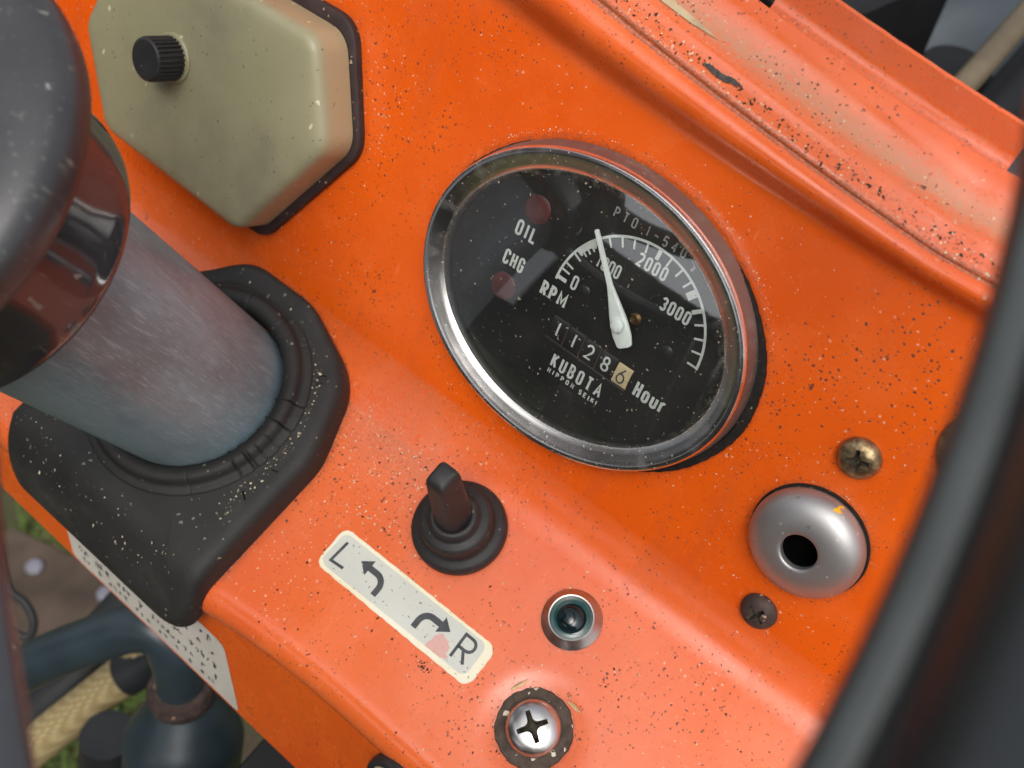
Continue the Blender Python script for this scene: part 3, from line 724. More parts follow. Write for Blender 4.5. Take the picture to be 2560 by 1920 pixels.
# tie the plate to the collar with a few more rings
nb = len(bo); base_ring = vv[-nb:]; RR = [.25, .5, .75, 1.0]
for k, q in enumerate(RR):
    for p in base_ring:
        a = math.atan2(p[1], p[0]); tx, ty = 36.5 * math.cos(a), 36.5 * math.sin(a); vv.append((p[0] + (tx - p[0]) * q, p[1] + (ty - p[1]) * q, 11.8 + .6 * q))
    j0, j1 = len(vv) - 2 * nb, len(vv) - nb
    for i in range(nb): ff.append((j0 + i, j0 + (i + 1) % nb, j1 + (i + 1) % nb, j1 + i))
plate = mesh('base_plate', [boot_fn(*p) for p in vv], ff, 'boot', bt, True, 50)
rc = random.Random(5); cracks = [(rc.uniform(0, 6.283), rc.uniform(.006, .013), rc.uniform(.3, 1.3)) for _ in range(17)]
def crk(r, z, a):
    for c, w, d in cracks:
        e = abs((a - c + math.pi) % (2 * math.pi) - math.pi)
        if e < w and r > 28.5: return r - d * (1 - e / w), z - d * .5 * (1 - e / w)
    return r, z
mesh('collar', *lathe([(38.4, 10.9), (38.1, 12.4), (37.5, 12.9), (36.2, 13.0), (35.4, 13.3), (35.0, 14.4), (34.6, 15.6), (33.8, 16.4), (32.4, 16.7), (30.9, 16.4), (29.6, 15.5), (28.9, 13), (28.7, 9)], 720, fn=crk), 'boot', bt, True, 60)
rk = random.Random(8)
for k in range(13):
    a = rk.uniform(-.5, 2.1); r0 = rk.uniform(39, 42); L = rk.uniform(3, 9); pts = []
    for q in range(6):
        r = r0 + L * q / 5; b = a; r = min(r, 47) if a > -.9 else r; b = a + .012 * rk.uniform(-1, 1) + .02 * q / 5; pts.append((r * math.cos(b), r * math.sin(b)))
    pts = [p for p in pts if inside(p[0] - 103, p[1] - 39, BOOT) and seg_dist(p[0] - 103, p[1] - 39, BOOT) > 4.5]
    if len(pts) < 3: continue
    cv, cf = ribbon(pts, rk.uniform(.22, .45)); n_ = len(cv)
    mesh('crack', [boot_fn(x, y, 12.35) for x, y, z in cv], cf, 'dark', bt, False)
M['rim_sheen'] = mat_plain('rim_painted_sheen', (.050, .058, .059), .5, 0, .5, .25, 60)  # lighter grey that paints the sky reflection along the rim
wh = thing('steering_wheel', 'glossy black steering wheel with its rim crossing the right edge', 'steering wheel', COLB, ACOL)
mesh('hub', *lathe([(28.3, 105), (33, 106.5), (37.0, 108.5), (39.0, 111), (39.4, 113.2), (38.9, 117), (37.9, 123), (37.0, 129), (36.6, 134), (36.6, 150)], 120), 'hub', wh, True, 0)
mesh('hub_cover', *lathe([(36.7, 135.4), (40, 137.2), (44.5, 139.4), (48.2, 141.6), (49.8, 143.6), (50.4, 146.0), (50.8, 149), (50.0, 151.6), (47.6, 153.8), (42, 155.6), (32, 157.2), (16, 158.2), (.1, 158.4)], 120, False, True), 'hub_dusty', wh, True, 0)
RIM = [(-12.5, -12), (-15.2, -11), (-16.4, -9.2), (-16.4, -7.6), (-15.7, -6.2), (-14.6, -5.5), (-13.2, -5.2), (-12.5, -4.2), (-12.2, -2.4), (-11.4, .6), (-9.4, 4.0), (-6.2, 7.0), (-2, 9.2), (2, 9.8), (6.4, 9.2), (10, 8.6), (12.6, 4), (13.4, -1), (12, -6.5), (8.5, -10.8), (3, -13.2), (-3, -13.4), (-8.5, -12.4)]
V, F = [], []; nR, nr = 180, len(RIM)
for i in range(nR):
    a = 2 * math.pi * i / nR
    for d, z in RIM: V.append(((215.8 + d) * math.cos(a), (215.8 + d) * math.sin(a), 217 + z))
for i in range(nR):
    for j in range(nr):
        i2, j2 = (i + 1) % nR, (j + 1) % nr; F.append((i * nr + j, i2 * nr + j, i2 * nr + j2, i * nr + j2))
rim_o = fixn(mesh('rim', V, F, 'rim', wh, True, 0))
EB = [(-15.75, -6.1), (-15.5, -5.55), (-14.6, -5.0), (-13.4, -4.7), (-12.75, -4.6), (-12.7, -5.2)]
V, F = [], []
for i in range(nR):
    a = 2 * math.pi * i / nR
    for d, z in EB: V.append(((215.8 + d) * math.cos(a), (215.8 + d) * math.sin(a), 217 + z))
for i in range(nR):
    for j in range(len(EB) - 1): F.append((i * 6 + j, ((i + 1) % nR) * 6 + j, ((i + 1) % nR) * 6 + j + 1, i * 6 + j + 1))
fixn(mesh('sheen_strip', V, F, 'rim_sheen', rim_o, True, 0))  # strip carrying the painted sky reflection on the inner ledge
for th in (255.0, 15.0, 135.0):
    # direction 0 points up the dash, turning towards the left
    a = R(th); d = Vector((-math.sin(a), math.cos(a), 0))
    path = smooth_path([d * 30 + Vector((0, 0, 147)), d * 60 + Vector((0, 0, 156)), d * 120 + Vector((0, 0, 184)), d * 180 + Vector((0, 0, 208)), d * 212 + Vector((0, 0, 216))], 10)
    mesh('spoke', *tube(path, lambda t: 7.0 + 13 * max(0, 1 - t * 1.6) ** 2, 28, .5, (0, 0, 1)), 'hub', wh, True, 0)

# ------------------------------------------------------------------ turn-signal switch
sw = thing('toggle_switch', 'black rubber toggle switch with stepped round base beside the direction label', 'switch', LO(-6.9, -21.8), AL)
mesh('base', *lathe([(14.6, 0), (14.8, .8), (14.8, 2.6), (14.4, 3.8), (13.4, 4.6), (12.0, 5.0), (11.4, 5.6), (11.25, 7), (11.1, 9.6), (10.8, 10.6), (9.9, 11.3), (8.4, 11.6), (7.9, 12.0), (7.6, 13.2), (7.2, 14.2), (6.4, 14.7), (5.6, 14.5), (5.0, 13.6), (4.6, 12)], 96), 'sw_rubber', sw, True, 0)
V, F = [], []; lev = [(12.5, 5.6, 4.8, .5), (16, 5.4, 4.7, .5), (22, 5.0, 4.3, .55), (30, 4.4, 3.9, .62), (35, 4.0, 3.7, .7), (37.4, 3.8, 3.5, .72), (38.6, 3.3, 3.0, .72), (39.2, 2.3, 2.1, .7)]
for z, hx_, hy_, sq in lev:
    t = (z - 12.5) / 27
    for i in range(48):
        a = 2 * math.pi * i / 48; c, s = math.cos(a), math.sin(a); e = 2 / (2 + 5 * max(0, (sq - .45) * 3))
        V.append((hx_ * 0.9 * math.copysign(abs(c) ** e, c) - 1.6 * t, hy_ * 1.15 * math.copysign(abs(s) ** e, s) + 3.2 * t, z))
for j in range(len(lev) - 1):
    for i in range(48):
        k = (i + 1) % 48; F.append((j * 48 + i, j * 48 + k, (j + 1) * 48 + k, (j + 1) * 48 + i))
F.append(tuple(range((len(lev) - 1) * 48, len(lev) * 48)))
mesh('lever', V, F, 'sw_rubber', sw, True, 0)

# ------------------------------------------------------------------ direction label
st = thing('direction_label', 'cream label with L and R turn arrows below the toggle switch', 'label', LO(-5.1, -49.9), AL, .7)
so = round_poly([(-30.6, -7.2), (30.6, -7.2), (30.6, 7.0), (-30.6, 7.0)], [2.8, 3.2, 3.4, 2.8], 6)
rl = random.Random(11); so = [(x + rl.uniform(-.1, .1), y + rl.uniform(-.12, .12)) for x, y in dense(so, 1.4)]
mesh('border', *shells(so, [(0, .02), (.05, .28)], True), 'st_border', st, False)
si = dense(round_poly([(-29.6, -5.9), (28.0, -5.2), (27.6, 5.9), (-29.3, 5.7)], 2.4, 6), 1.5)
fc = mesh('face', *shells(si, [(-.1, .29), (0, .36)], True), 'st_face', st, False)
OX, OY = 5.1, 49.9
def prn(name, vf_): mesh(name, [(x, y, .42 + z) for x, y, z in vf_[0]], vf_[1], 'ink', fc, False)
prn('letter', ribbon([(-26.6, 3.7), (-27.2, -3.6), (-22.3, -3.2)], .95))
def turn_arrow(sg):
    # stem from below, rounding the corner into an arrow that points away
    p = [(sg * 8.2, -4.1), (sg * 8.2, -1.6)] + [(sg * (11.4 - 3.2 * math.cos(R(a))), -1.6 + 3.2 * math.sin(R(a))) for a in range(10, 91, 10)] + [(sg * 15.2, 1.6)]
    a = ribbon(p, 1.95); h = [(sg * 14.4, 4.3, .01), (sg * 14.4, -1.1, .01), (sg * 18.1, 1.6, .01)]
    if sg < 0: h = h[::-1]
    return join([a, (h, [(0, 1, 2)])])
prn('arrow', moved(turn_arrow(-1), -1.2, .3)); prn('arrow', moved(turn_arrow(1), -1.6, .6))
prn('letter', join([ribbon([(20.9, -3.2), (20.7, 4.6), (23.2, 4.6)] + arc(23.4, 2.6, 2.0, 2.0, 90, -90, 8) + [(20.8, .6)], .95), ribbon([(22.8, .6), (25.3, -2.9)], .95, .004)]))

# ------------------------------------------------------------------ indicator lamp
il = thing('indicator_lamp', 'small round dark teal indicator lamp in a steel ring', 'lamp', LO(37.2, -22.6), AL)
mesh('ring', *lathe([(9.0, 0), (9.05, .5), (8.8, .8), (8.5, 1.0), (7.0, 3.0), (6.7, 3.25), (6.35, 3.2), (6.2, 2.4), (6.1, 1.4)], 96), 'ring', il, True, 25)
ln = mesh('lens', *lathe([(4.4, 1.9), (4.2, 2.4), (3.6, 3.1), (2.7, 3.7), (1.6, 4.1), (.05, 4.3)], 64, False, True), 'lens_dark', il, True, 0)
mesh('lens_skirt', *lathe([(6.2, 1.7), (5.4, 1.75), (4.7, 1.9), (4.3, 2.1)], 64), 'teal', ln, True, 0)

# ------------------------------------------------------------------ cross-head screws
def cross_head(name, r, h, m, parent, z0, cr=.62, cw=.17, depth=.75, turn=0.):
    o = mesh(name, *lathe([(r * .96, z0), (r, z0 + h * .12), (r * .985, z0 + h * .3), (r * .92, z0 + h * .55), (r * .80, z0 + h * .76), (r * .62, z0 + h * .90), (r * .40, z0 + h * .97), (r * .15, z0 + h), (.02, z0 + h)], 72, True, True), m, parent, True, 0)
    out = []; k = cw * r
    for q in range(4):
        b = turn + q * 90
        for x, y in [(cr * r, -k * .8), (cr * r, k * .8), (k * 2.2, k * 1.0), (k * 1.45, k * 1.45), (k * 1.0, k * 2.2)]:
            c, s = math.cos(R(b)), math.sin(R(b)); out.append((x * c - y * s, x * s + y * c))
    nn_ = len(out); V = [(x, y, z0 + h + 1) for x, y in out] + [(x * .95, y * .95, z0 + h * .8) for x, y in out] + [(x * .62, y * .62, z0 + h * (1 - depth)) for x, y in out]
    F = [(j * nn_ + i, (j + 1) * nn_ + i, (j + 1) * nn_ + (i + 1) % nn_, j * nn_ + (i + 1) % nn_) for j in range(2) for i in range(nn_)] + [tuple(range(nn_)), tuple(reversed(range(2 * nn_, 3 * nn_)))]
    cut = mesh('cutter', V, F, m, parent, False); fixn(o); fixn(cut)
    cut.data.materials.append(M['recess']); o.data.materials.append(M['recess'])
    for p in cut.data.polygons: p.material_index = 1
    md = o.modifiers.new('cut', 'BOOLEAN'); md.operation = 'DIFFERENCE'; md.object = cut; md.solver = 'EXACT'
    dg = bpy.context.evaluated_depsgraph_get(); dg.update(); me = bpy.data.meshes.new_from_object(o.evaluated_get(dg))
    o.modifiers.clear(); o.data = me; me.name = name; me.polygons.foreach_set('use_smooth', [True] * len(me.polygons)); me.set_sharp_from_angle(angle=R(40))
    bpy.data.objects.remove(cut); return o
s1 = thing('mounting_screw', 'shiny steel cross-head screw on a dirty washer at the bottom edge', 'screw', LO(47.5, -53.2, -1.3), AL, 0, 'cross-head screws in the dashboard')
wv = random.Random(2); wp_ = [wv.uniform(0, 6) for _ in range(4)]
mesh('washer', *lathe([(3.5, .1), (11.0, .1), (11.2, .7), (10.9, 1.25), (10, 1.4), (8.2, 1.35), (4, 1.3)], 120, fn=lambda r, z, a: (r + (.12 * math.sin(7 * a + wp_[0]) + .10 * math.sin(19 * a + wp_[1]) if r > 9 else 0), z)), 'white_spot', s1)
cross_head('head', 8.1, 4.6, 'screw', s1, 1.4, .58, .105, .8, 57)
for (u, v, r, m, lab, tn) in ((78.3, 2.8, 5.6, 'bronze', 'bronzed rusty cross-head screw above the domed steel collar', 20), (78.5, -53.0, 5.3, 'rust', 'dark rusted cross-head screw below the domed steel collar', 62)):
    s = thing('panel_screw', lab, 'screw', UP(u, v), AU, 0, 'cross-head screws in the dashboard')
    cross_head('head', r, 3.4, m, s, .1, .56, .12, .8, tn)
s4 = thing('mounting_screw', 'screw on a brown washer half hidden behind the steering wheel rim', 'screw', UP(101.8, 20.6), AU, 0, 'cross-head screws in the dashboard')
mesh('washer', *lathe([(3.5, .1), (11.0, .1), (11.2, .7), (10.9, 1.25), (10, 1.4), (4, 1.35)], 90), 'bronze', s4)
cross_head('head', 8.0, 4.4, 'screw', s4, 1.4, .58, .105, .8, 30)

# ------------------------------------------------------------------ domed steel collar
dc = thing('domed_collar', 'domed satin steel collar with a dark round hole between two screws', 'collar', UP(79, -25.5), AU)
mesh('seat_ring', *lathe([(16.0, .1), (15.9, .7), (14.5, .8)], 96), 'gasket', dc)
n = NT('satin_collar')
gm = n.specks(330, .20, 2.6, .2, .8); gm2 = n.specks(600, .2, 2.4, .7, .8)
c = n.mix(n.math('MULTIPLY', gm2, .7), (.40, .395, .39), (.60, .54, .46)); c = n.mix(n.math('MULTIPLY', gm, .8), c, (.10, .085, .07))
vd = n.t.nodes.new('ShaderNodeVectorMath'); vd.operation = 'DISTANCE'; n.put(vd.inputs[0], n.vadd(n.tc, n.noise(420, 3, .6, None, True), .0045)); vd.inputs[1].default_value = (.0042, .0158, .0052)
ysp = n.math('LESS_THAN', vd.outputs['Value'], .0017); c = n.mix(ysp, c, (.80, .40, .012))
mt = n.math('SUBTRACT', 1.0, n.math('MAXIMUM', ysp, n.math('MULTIPLY', n.math('MAXIMUM', gm, gm2), .7)))
M['collar'] = n.done(n.principled(c, n.math('ADD', .42, n.math('MULTIPLY', n.noise(60, 3), .08)), n.math('MULTIPLY', mt, .85), .5, n.bump(n.noise(1400, 2), .06, .0003)))
mesh('dome', *lathe([(14.9, .3), (15.3, .9), (15.45, 1.8), (15.25, 3.2), (14.6, 4.7), (13.4, 6.1), (11.7, 7.2), (9.6, 7.9), (7.6, 8.2), (6.0, 8.25), (5.25, 8.2), (4.95, 7.95), (4.85, 7.5), (4.85, 6.2)], 120), 'collar', dc, True, 0)
mesh('socket', *lathe([(4.86, 7.3), (4.86, 5.0), (4.86, .5), (.05, .4)], 48, False, True), 'dark', dc)

# ------------------------------------------------------------------ caution label and knob on the front face
ff_rx = AL + 90 - (90 - BETA) - 0
pl = thing('caution_label', 'pale instruction label with rows of small writing below the rubber boot', 'label')
def face_patch(name, outline, h, m, parent):
    return fixn(mesh(name, [FACE(u, s, h) for u, s in outline], [tuple(range(len(outline)))], m, parent, False))
lab = round_poly([(-140, 24), (-52, 23.5), (-43.2, 56.6), (-134.5, 56.9)], [5, 5, 1.5, 3], 5)
body = face_patch('backing', lab, .25, 'plate', pl)
rt = random.Random(21)
for row, (s0, hh) in enumerate([(28, 3.4), (34.5, 3.4), (41, 3.4), (47.5, 3.2), (52.5, 2.4)]):
    parts = []; u = -132 + row
    end = -57 + row * 1.6
    while u < end:
        k = rt.choice([2, 3, 4])
        for _ in range(k):
            a = rt.choice([0, 0, 90, 90, 45, 135]); L = rt.uniform(.35, .95) * hh / 2; x, y = u + rt.uniform(-.7, .7), s0 + rt.uniform(-.3, .3) * hh
            dx, dy = L * math.cos(R(a)) * .7, L * math.sin(R(a)); vf_ = ribbon([(x - dx, y - dy), (x + dx, y + dy)], .62)
            parts.append(([FACE(p[0], p[1], .33 + .004 * _) for p in vf_[0]], vf_[1]))
        u += rt.choice([2.6, 2.9, 3.2, 6.5])
    fixn(mesh('writing', *join(parts), 'plate_ink', body, False))
kn = thing('round_knob', 'black rimmed knob with a cream face on the front edge at the bottom', 'knob', FACE(25, 9.5, 0), AL + BETA - 0)
mesh('bezel', *lathe([(11, 0), (11.2, 2.5), (10.8, 3.6), (9.8, 4.0), (9.0, 3.6), (8.8, 3.0)], 64), 'knob', kn)
kf = mesh('face', *lathe([(9.0, 3.05), (.02, 3.2)], 48, False, True), 'cream_knob', kn)
mesh('mark', *join([ribbon([(-6.2, 3.4), (-3.4, 2.6), (-4.6, .4)], .55, 3.4), ribbon([(-7.2, .8), (-4.6, .4)], .5, 3.42)]), 'ink', kf, False)

# ------------------------------------------------------------------ below and beyond the dashboard (out of focus)
def wpath(pts, k=8): return smooth_path(pts, k)
hp = thing('hydraulic_pipe', 'blurred blue-grey pipe bending down below the dashboard', 'pipe')
mesh('pipe', *tube(wpath([(-205, -190, -275), (-174, -164, -253), (-159, -148, -237), (-141, -129, -221), (-129, -118, -212), (-117, -112, -210), (-110, -114, -222), (-107, -119, -246)]), 10.5, 28), 'frame_blue', hp)
mesh('ferrule', *tube(wpath([(-107.5, -118.5, -240), (-106.5, -120, -252)], 4), lambda t: 13.5 + 1.5 * math.sin(3.14 * t), 28), 'rust', hp)
mesh('joint', *tube(wpath([(-106.5, -120, -251), (-104, -124, -262), (-101, -130, -276), (-98, -140, -300), (-94, -152, -330)], 6), lambda t: 14 + 13 * min(1, t * 2.2), 28), 'frame_blue', hp)
va = thing('valve_body', 'blurred dark valve casting beside the pipe at the lower left', 'valve')
mesh('casting', *tube(wpath([(-140, -150, -300), (-139, -156, -330), (-136, -170, -380)], 6), lambda t: 13 + 8 * t, 24), 'frame_dark', va)
ho_ = thing('woven_hose', 'blurred tan woven hose crossing the lower left corner', 'hose')
mesh('hose', *tube(wpath([(-196, -222, -376), (-187, -190, -352), (-178, -166, -335), (-168, -142, -318), (-158, -119, -301), (-148, -96, -285)]), 10.5, 24), 'hose', ho_)
mesh('end_fitting', *tube(wpath([(-160, -125, -305), (-146, -101, -290), (-138, -90, -282)], 5), 11.5, 24), 'frame_dark', ho_)
dp = thing('frame_tube', 'blurred dark frame tube behind the blue-grey pipe', 'pipe')
mesh('tube', *tube(wpath([(-225, -225, -370), (-208, -181, -361), (-197, -142, -342), (-195, -96, -325), (-198, -60, -318)]), 17, 24), 'frame_dark', dp)
fr_ = thing('shade_block', 'added black rail in deep shade under the orange front face', 'block', (6, -140, -224), 0, 4)
mesh('block', *shells(round_poly([(-62, -70), (160, -70), (160, 60), (-62, 60)], 6, 4), [(0, -60), (0, -4), (2, 0)], True, True), 'frame_black', fr_, True, 30)  # black box that stands in for the shadow below the front face
cb = thing('cable_loop', 'blurred thin black cable loop at the left edge', 'cable')
mesh('cable', *tube(wpath([(-300, -120, -350), (-274, -132, -353), (-263, -131, -357), (-253, -134, -363), (-250, -141, -369), (-258, -146, -367), (-275, -150, -362)]), 2.4, 14), 'frame_dark', cb)
fp = thing('foot_plate', 'blurred muddy brown foot plate with two bolts far below at the left', 'plate', (-372, -98, -560), 0, 18)
V, F = shells(round_poly([(-70, -48), (75, -42), (70, 30), (-72, 36)], 6, 4), [(0, -8), (0, 3), (1.5, 5)], True, True)
mesh('board', V, F, 'soil', fp, True, 30)
for x, y in ((-28, 12), (36, 14)): mesh('bolt', *moved(lathe([(7, 4.8), (7, 8.5), (5.5, 10), (.05, 10.6)], 24, False, True), x, y), 'bolt', fp)
stn = thing('pale_stone', 'blurred pale stone lying on the ground at the lower left', 'stone', (-478, -118, -800), 0, 25)
rs = random.Random(9); V, F = lathe([(10, 0), (38, 4), (44, 18), (36, 34), (20, 42), (.5, 44)], 24, True, True, lambda r, z, a: (r * (1 + .14 * math.sin(2 * a + 1) + .1 * math.sin(5 * a)), z)); mesh('stone', V, F, 'stone', stn)
gr_ = mesh('ground', [(-40000, -40000, -800), (40000, -40000, -800), (40000, 40000, -800), (-40000, 40000, -800)], [(0, 1, 2, 3)], 'ground', None, False); gr_['kind'] = 'structure'
V, F = [], []; rg = random.Random(4)
for _ in range(9000):
    x, y = rg.uniform(-800, -250), rg.uniform(-320, 240)
    if math.sin(x * .013 + 1) + math.sin(y * .017 + x * .006) < .35: continue
    a, L, b = rg.uniform(0, 6.28), rg.uniform(18, 55), rg.uniform(1.2, 2.6); ln = rg.uniform(.2, .9); o = len(V)
    V += [(x - b * math.sin(a), y + b * math.cos(a), -800), (x + b * math.sin(a), y - b * math.cos(a), -800), (x + L * ln * math.cos(a), y + L * ln * math.sin(a), -800 + L * .8)]; F.append((o, o + 1, o + 2))
gs = mesh('grass', V, F, 'leaf', None, False); gs['kind'] = 'stuff'; gs['label'] = 'patches of short green grass on the ground at the lower left'; gs['category'] = 'grass'
# unseen wall, plank and crate added to shape reflections in glass and paint
fn_ = thing('added_dark_wall', 'dark wall added out of view behind the driver to shape reflections', 'wall', (0, -2600, -800))
def board(x0, x1, z0, z1):
    V = [(x0, -20, z0), (x1, -20, z0), (x1, 20, z0), (x0, 20, z0)]; V += [(x, y, z1) for x, y, z in V]
    mesh('board', V, [(0, 1, 5, 4), (1, 2, 6, 5), (2, 3, 7, 6), (3, 0, 4, 7), (4, 5, 6, 7), (3, 2, 1, 0)], 'unseen_dark', fn_, False)
for k in range(52):
    x0 = -4660 + k * 180
    if -1300 < x0 < -100: board(x0, x0 + 174, 0, 1400 + (x0 + 1250) * -.06); board(x0, x0 + 174, 1930, 3300)  # opening placed so sky makes a bright patch in the gauge glass
    else: board(x0, x0 + 174, 0, 3300)
lb = thing('added_pale_plank', 'pale plank added out of view behind the driver to brighten the glass reflection', 'plank', (-1390, -2540, -800), 0)
V = [(112, 324, 430), (267, 324, 470), (267, 352, 478), (112, 352, 438)]; V += [(40, -30, 1090), (240, -30, 1110), (240, -4, 1118), (40, -4, 1098)]
mesh('plank', V, [(0, 1, 5, 4), (1, 2, 6, 5), (2, 3, 7, 6), (3, 0, 4, 7), (4, 5, 6, 7)], 'unseen_pale', lb, False)  # added only for the pale bar it reflects in the gauge glass
cr_ = thing('added_plank_stand', 'dark crate added out of view to hold up the pale plank', 'crate', (-1270, -2340, -800))
mesh('crate', *shells(round_poly([(-260, -170), (240, -170), (240, 170), (-260, 170)], 8, 3), [(0, 0), (0, 420), (3, 424)], True, True), 'unseen_dark', cr_, False)  # added stand that lets the reflected bar stop short
# under the hood, upper right
en = thing('engine_cover', 'blurred glossy grey-blue casting behind the dashboard at the upper right', 'engine')
V, F = [], []
for i in range(41):
    for j in range(31):
        x = -190 + 330 * i / 40; y = 250 + 330 * j / 30; q = math.hypot((x + 22) / 1.25, y - 392)
        z = -150 + .22 * (y - 330) + 12 * math.sin((x + 60) / 45) - 46 * math.exp(-((x + 120) / 52) ** 4) - 26 * math.exp(-(q / 34) ** 4) * (1 if y < 402 else .8)
        V.append((x, y, z))
for i in range(40):
    for j in range(30): F.append((i * 31 + j, (i + 1) * 31 + j, (i + 1) * 31 + j + 1, i * 31 + j + 1))
mesh('casting', V, F, 'engine', en, True, 0)
mesh('cap', *moved(lathe([(20, -40), (20, 0), (18, 3), (.1, 4)], 48, False, True), -7, 345, -112), 'frame_black', en)
mesh('flange', *moved(lathe([(15, -70), (15, -4), (12, 0), (.1, 1)], 40, False, True), 60, 352, -110), 'engine', en)
bk = thing('black_box', 'blurred black box behind the dashboard at the top edge', 'box', (-92, 300, -58), 0, -12)
mesh('case', *shells(round_poly([(-70, -45), (52, -45), (58, 60), (-70, 60)], 8, 5), [(0, -60), (0, -3), (3, 0)], True, True), 'frame_black', bk, True, 30)
ro = thing('control_rod', 'blurred brown control rod crossing the upper right corner', 'rod')
mesh('rod', *tube([Vector((13, 255, -72)), Vector((12.5, 310, -71)), Vector((11, 420, -69))], 6.2, 24), 'rod', ro)
bl = thing('side_bracket', 'blurred black bracket under the control rod at the upper right', 'bracket')
mesh('bracket', *tube([Vector((26, 270, -98)), Vector((27, 312, -96)), Vector((27, 420, -90))], 12, 24), 'frame_black', bl)

# ------------------------------------------------------------------ crumbs, husks and splinters
OCT = [(1, 0, 0), (-1, 0, 0), (0, 1, 0), (0, -1, 0), (0, 0, 1), (0, 0, -1)]
OF = [(0, 2, 4), (2, 1, 4), (1, 3, 4), (3, 0, 4), (2, 0, 5), (1, 2, 5), (3, 1, 5), (0, 3, 5)]
def crumb(V, F, fr, x, y, z, sx, sy, sz, a, rnd):
    o = len(V); c, s = math.cos(a), math.sin(a)
    for px, py, pz in OCT:
        px *= sx * rnd.uniform(.7, 1.2); py *= sy * rnd.uniform(.7, 1.2); pz *= sz
        V.append(fr(x + px * c - py * s, y + px * s + py * c, z + pz))
    F += [tuple(i + o for i in f) for f in OF]
def scatter(name, label, fr, pts, m, lo_, hi, rnd, lng=1.6, flat=.45):
    V, F = [], []
    for x, y, z in pts:
        r = lo_ + (hi - lo_) * rnd.random() ** 2.2; crumb(V, F, fr, x, y, z + r * flat * .6, r * rnd.uniform(1, lng), r, r * flat, rnd.uniform(0, 3.14), rnd)
    o = mesh(name, V, F, m, None, True, 20); o['kind'] = 'stuff'; o['label'] = label; o['category'] = 'debris'
    return o
rd = random.Random(31)
def okL(x, y):
    if inside(x, y, BOOT) or not (vf(x) + 4 < y < -TB + 2): return False
    if math.hypot(x + 6.9, y + 21.8) < 14.9 or math.hypot(x - 37.2, y + 22.6) < 9.1 or math.hypot(x - 47.5, y + 53.2) < 11: return False
    return not (-36 < x < 26 and -57.5 < y < -42.5)
ptl = []
while len(ptl) < 520:
    if rd.random() < .62: x, y = rd.gauss(-38, 14), rd.gauss(-24, 17)
    else: x, y = rd.uniform(-75, 90), rd.uniform(-84, -8)
    if okL(x, y): ptl.append((x, y, 0))
for _ in range(110):      # crowding round the washer
    a = rd.uniform(0, 6.28); r = 11.4 + abs(rd.gauss(0, .9)); ptl.append((47.5 + r * math.cos(a), -53.2 + r * math.sin(a), -1.1))
scatter('shelf_husks', 'tiny pale seed husks scattered over the lower shelf of the dashboard', LO, ptl, 'husk', .08, .36, rd)
ptd = []
while len(ptd) < 260:
    x, y = (rd.gauss(-30, 22), rd.gauss(-28, 18)) if rd.random() < .5 else (rd.uniform(-75, 95), rd.uniform(-84, -8))
    if okL(x, y): ptd.append((x, y, 0))
for k in range(26): ptd.append((rd.gauss(11.8, 1.6), rd.gauss(-59.6, .7), 0))
scatter('shelf_crumbs', 'tiny dark dirt crumbs scattered over the lower shelf of the dashboard', LO, ptd, 'crumb', .10, .42, rd, 1.8)
ptu = []
while len(ptu) < 420:
    q = rd.random()
    if q < .5: x, y = rd.uniform(-120, 110), rd.uniform(VC + TB, 50)
    elif q < .8:
        t = rd.uniform(.2, 2.7); x, y = gx + (GA + 3.6 + abs(rd.gauss(0, .8))) * math.cos(t), gy - .7 + (GB + 3.6 + abs(rd.gauss(0, .8))) * math.sin(t)
    else: x, y = rd.gauss(-92, 6), rd.uniform(-45, 40)
    if ((x - gx) / (GA + 3)) ** 2 + ((y - gy + .7) / (GB + 3)) ** 2 < 1 or inside(x + 150, y, ho) or math.hypot(x - 79, y + 25.5) < 16 or math.hypot(x - 78.3, y - 2.8) < 5.7 or math.hypot(x - 78.5, y + 53) < 5.4: continue
    if y > vbase(x) + 1: continue
    ptu.append((x, y, 0))
scatter('panel_husks', 'tiny pale dust grains on the sloping panel round the gauge', UP, ptu, 'husk', .07, .25, rd)
ptt = []
E0 = {}
def TOPF(u, d, h):
    k = round(u)
    if k not in E0: E0[k] = section(k)[-len(TOP)][:2]
    e = E0[k]; b = 0
    for (a, b0), (c, b1) in zip(TOP, TOP[1:]):
        if a <= d <= c: b = b0 + (b1 - b0) * (d - a) / (c - a)
    return (u, e[0] + d * et[0] + (h + b) * nt_[0], e[1] + d * et[1] + (h + b) * nt_[1])
for _ in range(420): ptt.append((rd.uniform(-60, 95), min(15, max(.2, rd.choice([rd.gauss(1.2, .7), rd.gauss(4.2, 1), rd.gauss(11.5, 2)]))), 0))
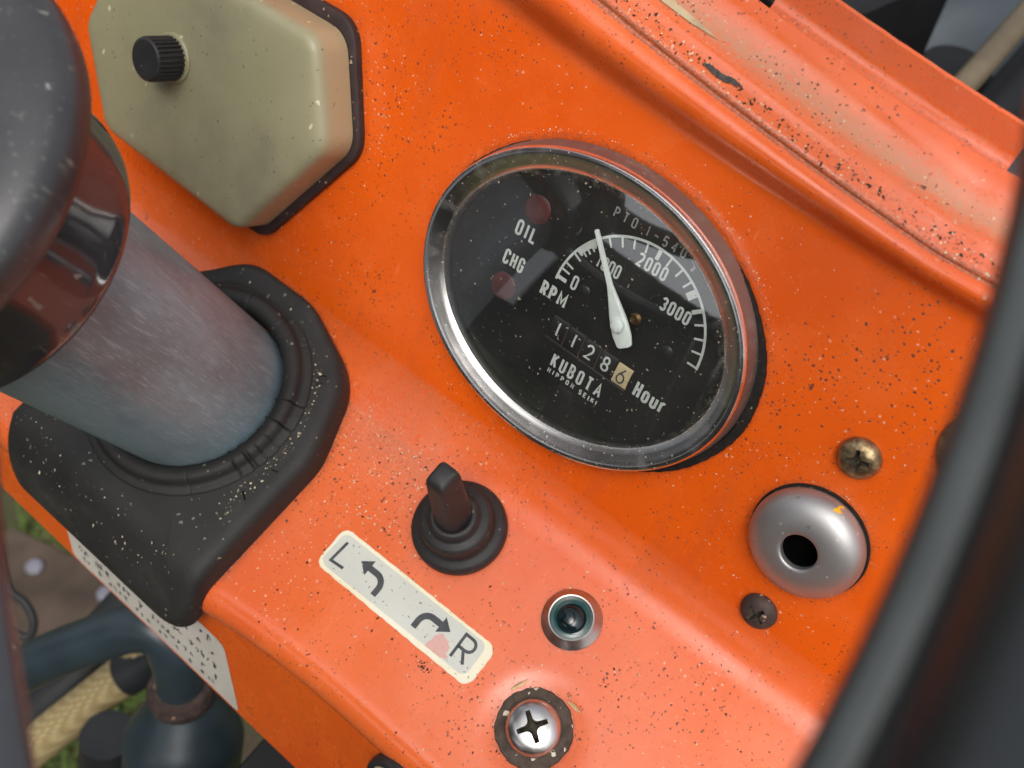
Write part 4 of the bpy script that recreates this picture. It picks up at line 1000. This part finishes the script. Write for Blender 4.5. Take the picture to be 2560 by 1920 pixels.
scatter('ledge_grit', 'pale grit lying on the ledge behind the raised bead', TOPF, ptt, 'husk', .08, .34, rd)
ptt = [(rd.uniform(-60, 95), min(6, max(.2, rd.gauss(3.4, 1.1))), 0) for _ in range(420)]
scatter('ledge_chips', 'dark paint chips along the ledge behind the raised bead', TOPF, ptt, 'crumb', .08, .42, rd, 2.2, .25)
ptb = []
def BT(x, y, z):
    p = boot_fn(x + 103, y + 39, z); return LO(p[0] - 103, p[1] - 39, p[2])
while len(ptb) < 330:
    q = rd.random()
    if q < .45: a = rd.uniform(-1.4, 1.5); r = rd.gauss(40, 3.0); x, y = -103 + r * math.cos(a), -39 + r * math.sin(a)
    else: x, y = rd.uniform(-145, -60), rd.uniform(-96, 0)
    if inside(x, y, BOOT) and math.hypot(x + 103, y + 39) > 38.5 and seg_dist(x, y, BOOT) > 6: ptb.append((x, y, 11.9))
scatter('boot_husks', 'pale husks lying on the black rubber boot', BT, ptb, 'husk', .08, .40, rd)
ptg = []
for _ in range(420):
    t = rd.uniform(0, 6.283); q = 1 - abs(rd.gauss(0, .012)) if rd.random() < .5 else math.sqrt(rd.random()) * .97
    x, y = 45.8 * q * math.cos(t), 36.4 * q * math.sin(t); ptg.append((gx + x, gy + y, 6.95 + 2.6 * (1 - q * q)))
scatter('glass_dust', 'fine pale dust specks on the gauge glass', UP, ptg, 'husk', .04, .13, rd)
for (u, v, a, L, lab2) in ((37.0, -46.4, 68, 6.0, 'straw splinter at the left of the dirty washer'), (53.2, -41.6, -2, 5.2, 'straw splinter lying above the dirty washer')):
    c, s = math.cos(R(a)), math.sin(R(a)); q = thing('straw_splinter', lab2, 'splinter', LO(u, v, .6), AL, a)
    V = [(-L / 2, -.25, -.2), (-L / 2, .3, -.2), (-L * .1, .7, 0), (L / 2, .1, .1), (L * .1, -.5, 0), (-L * .3, .1, .45), (L * .25, .1, .4)]
    F = [(0, 4, 6, 5), (4, 3, 6), (3, 2, 6), (6, 2, 5), (2, 1, 5), (1, 0, 5), (0, 1, 2, 3, 4)]; fixn(mesh('splinter', V, F, 'straw', q, True, 30))
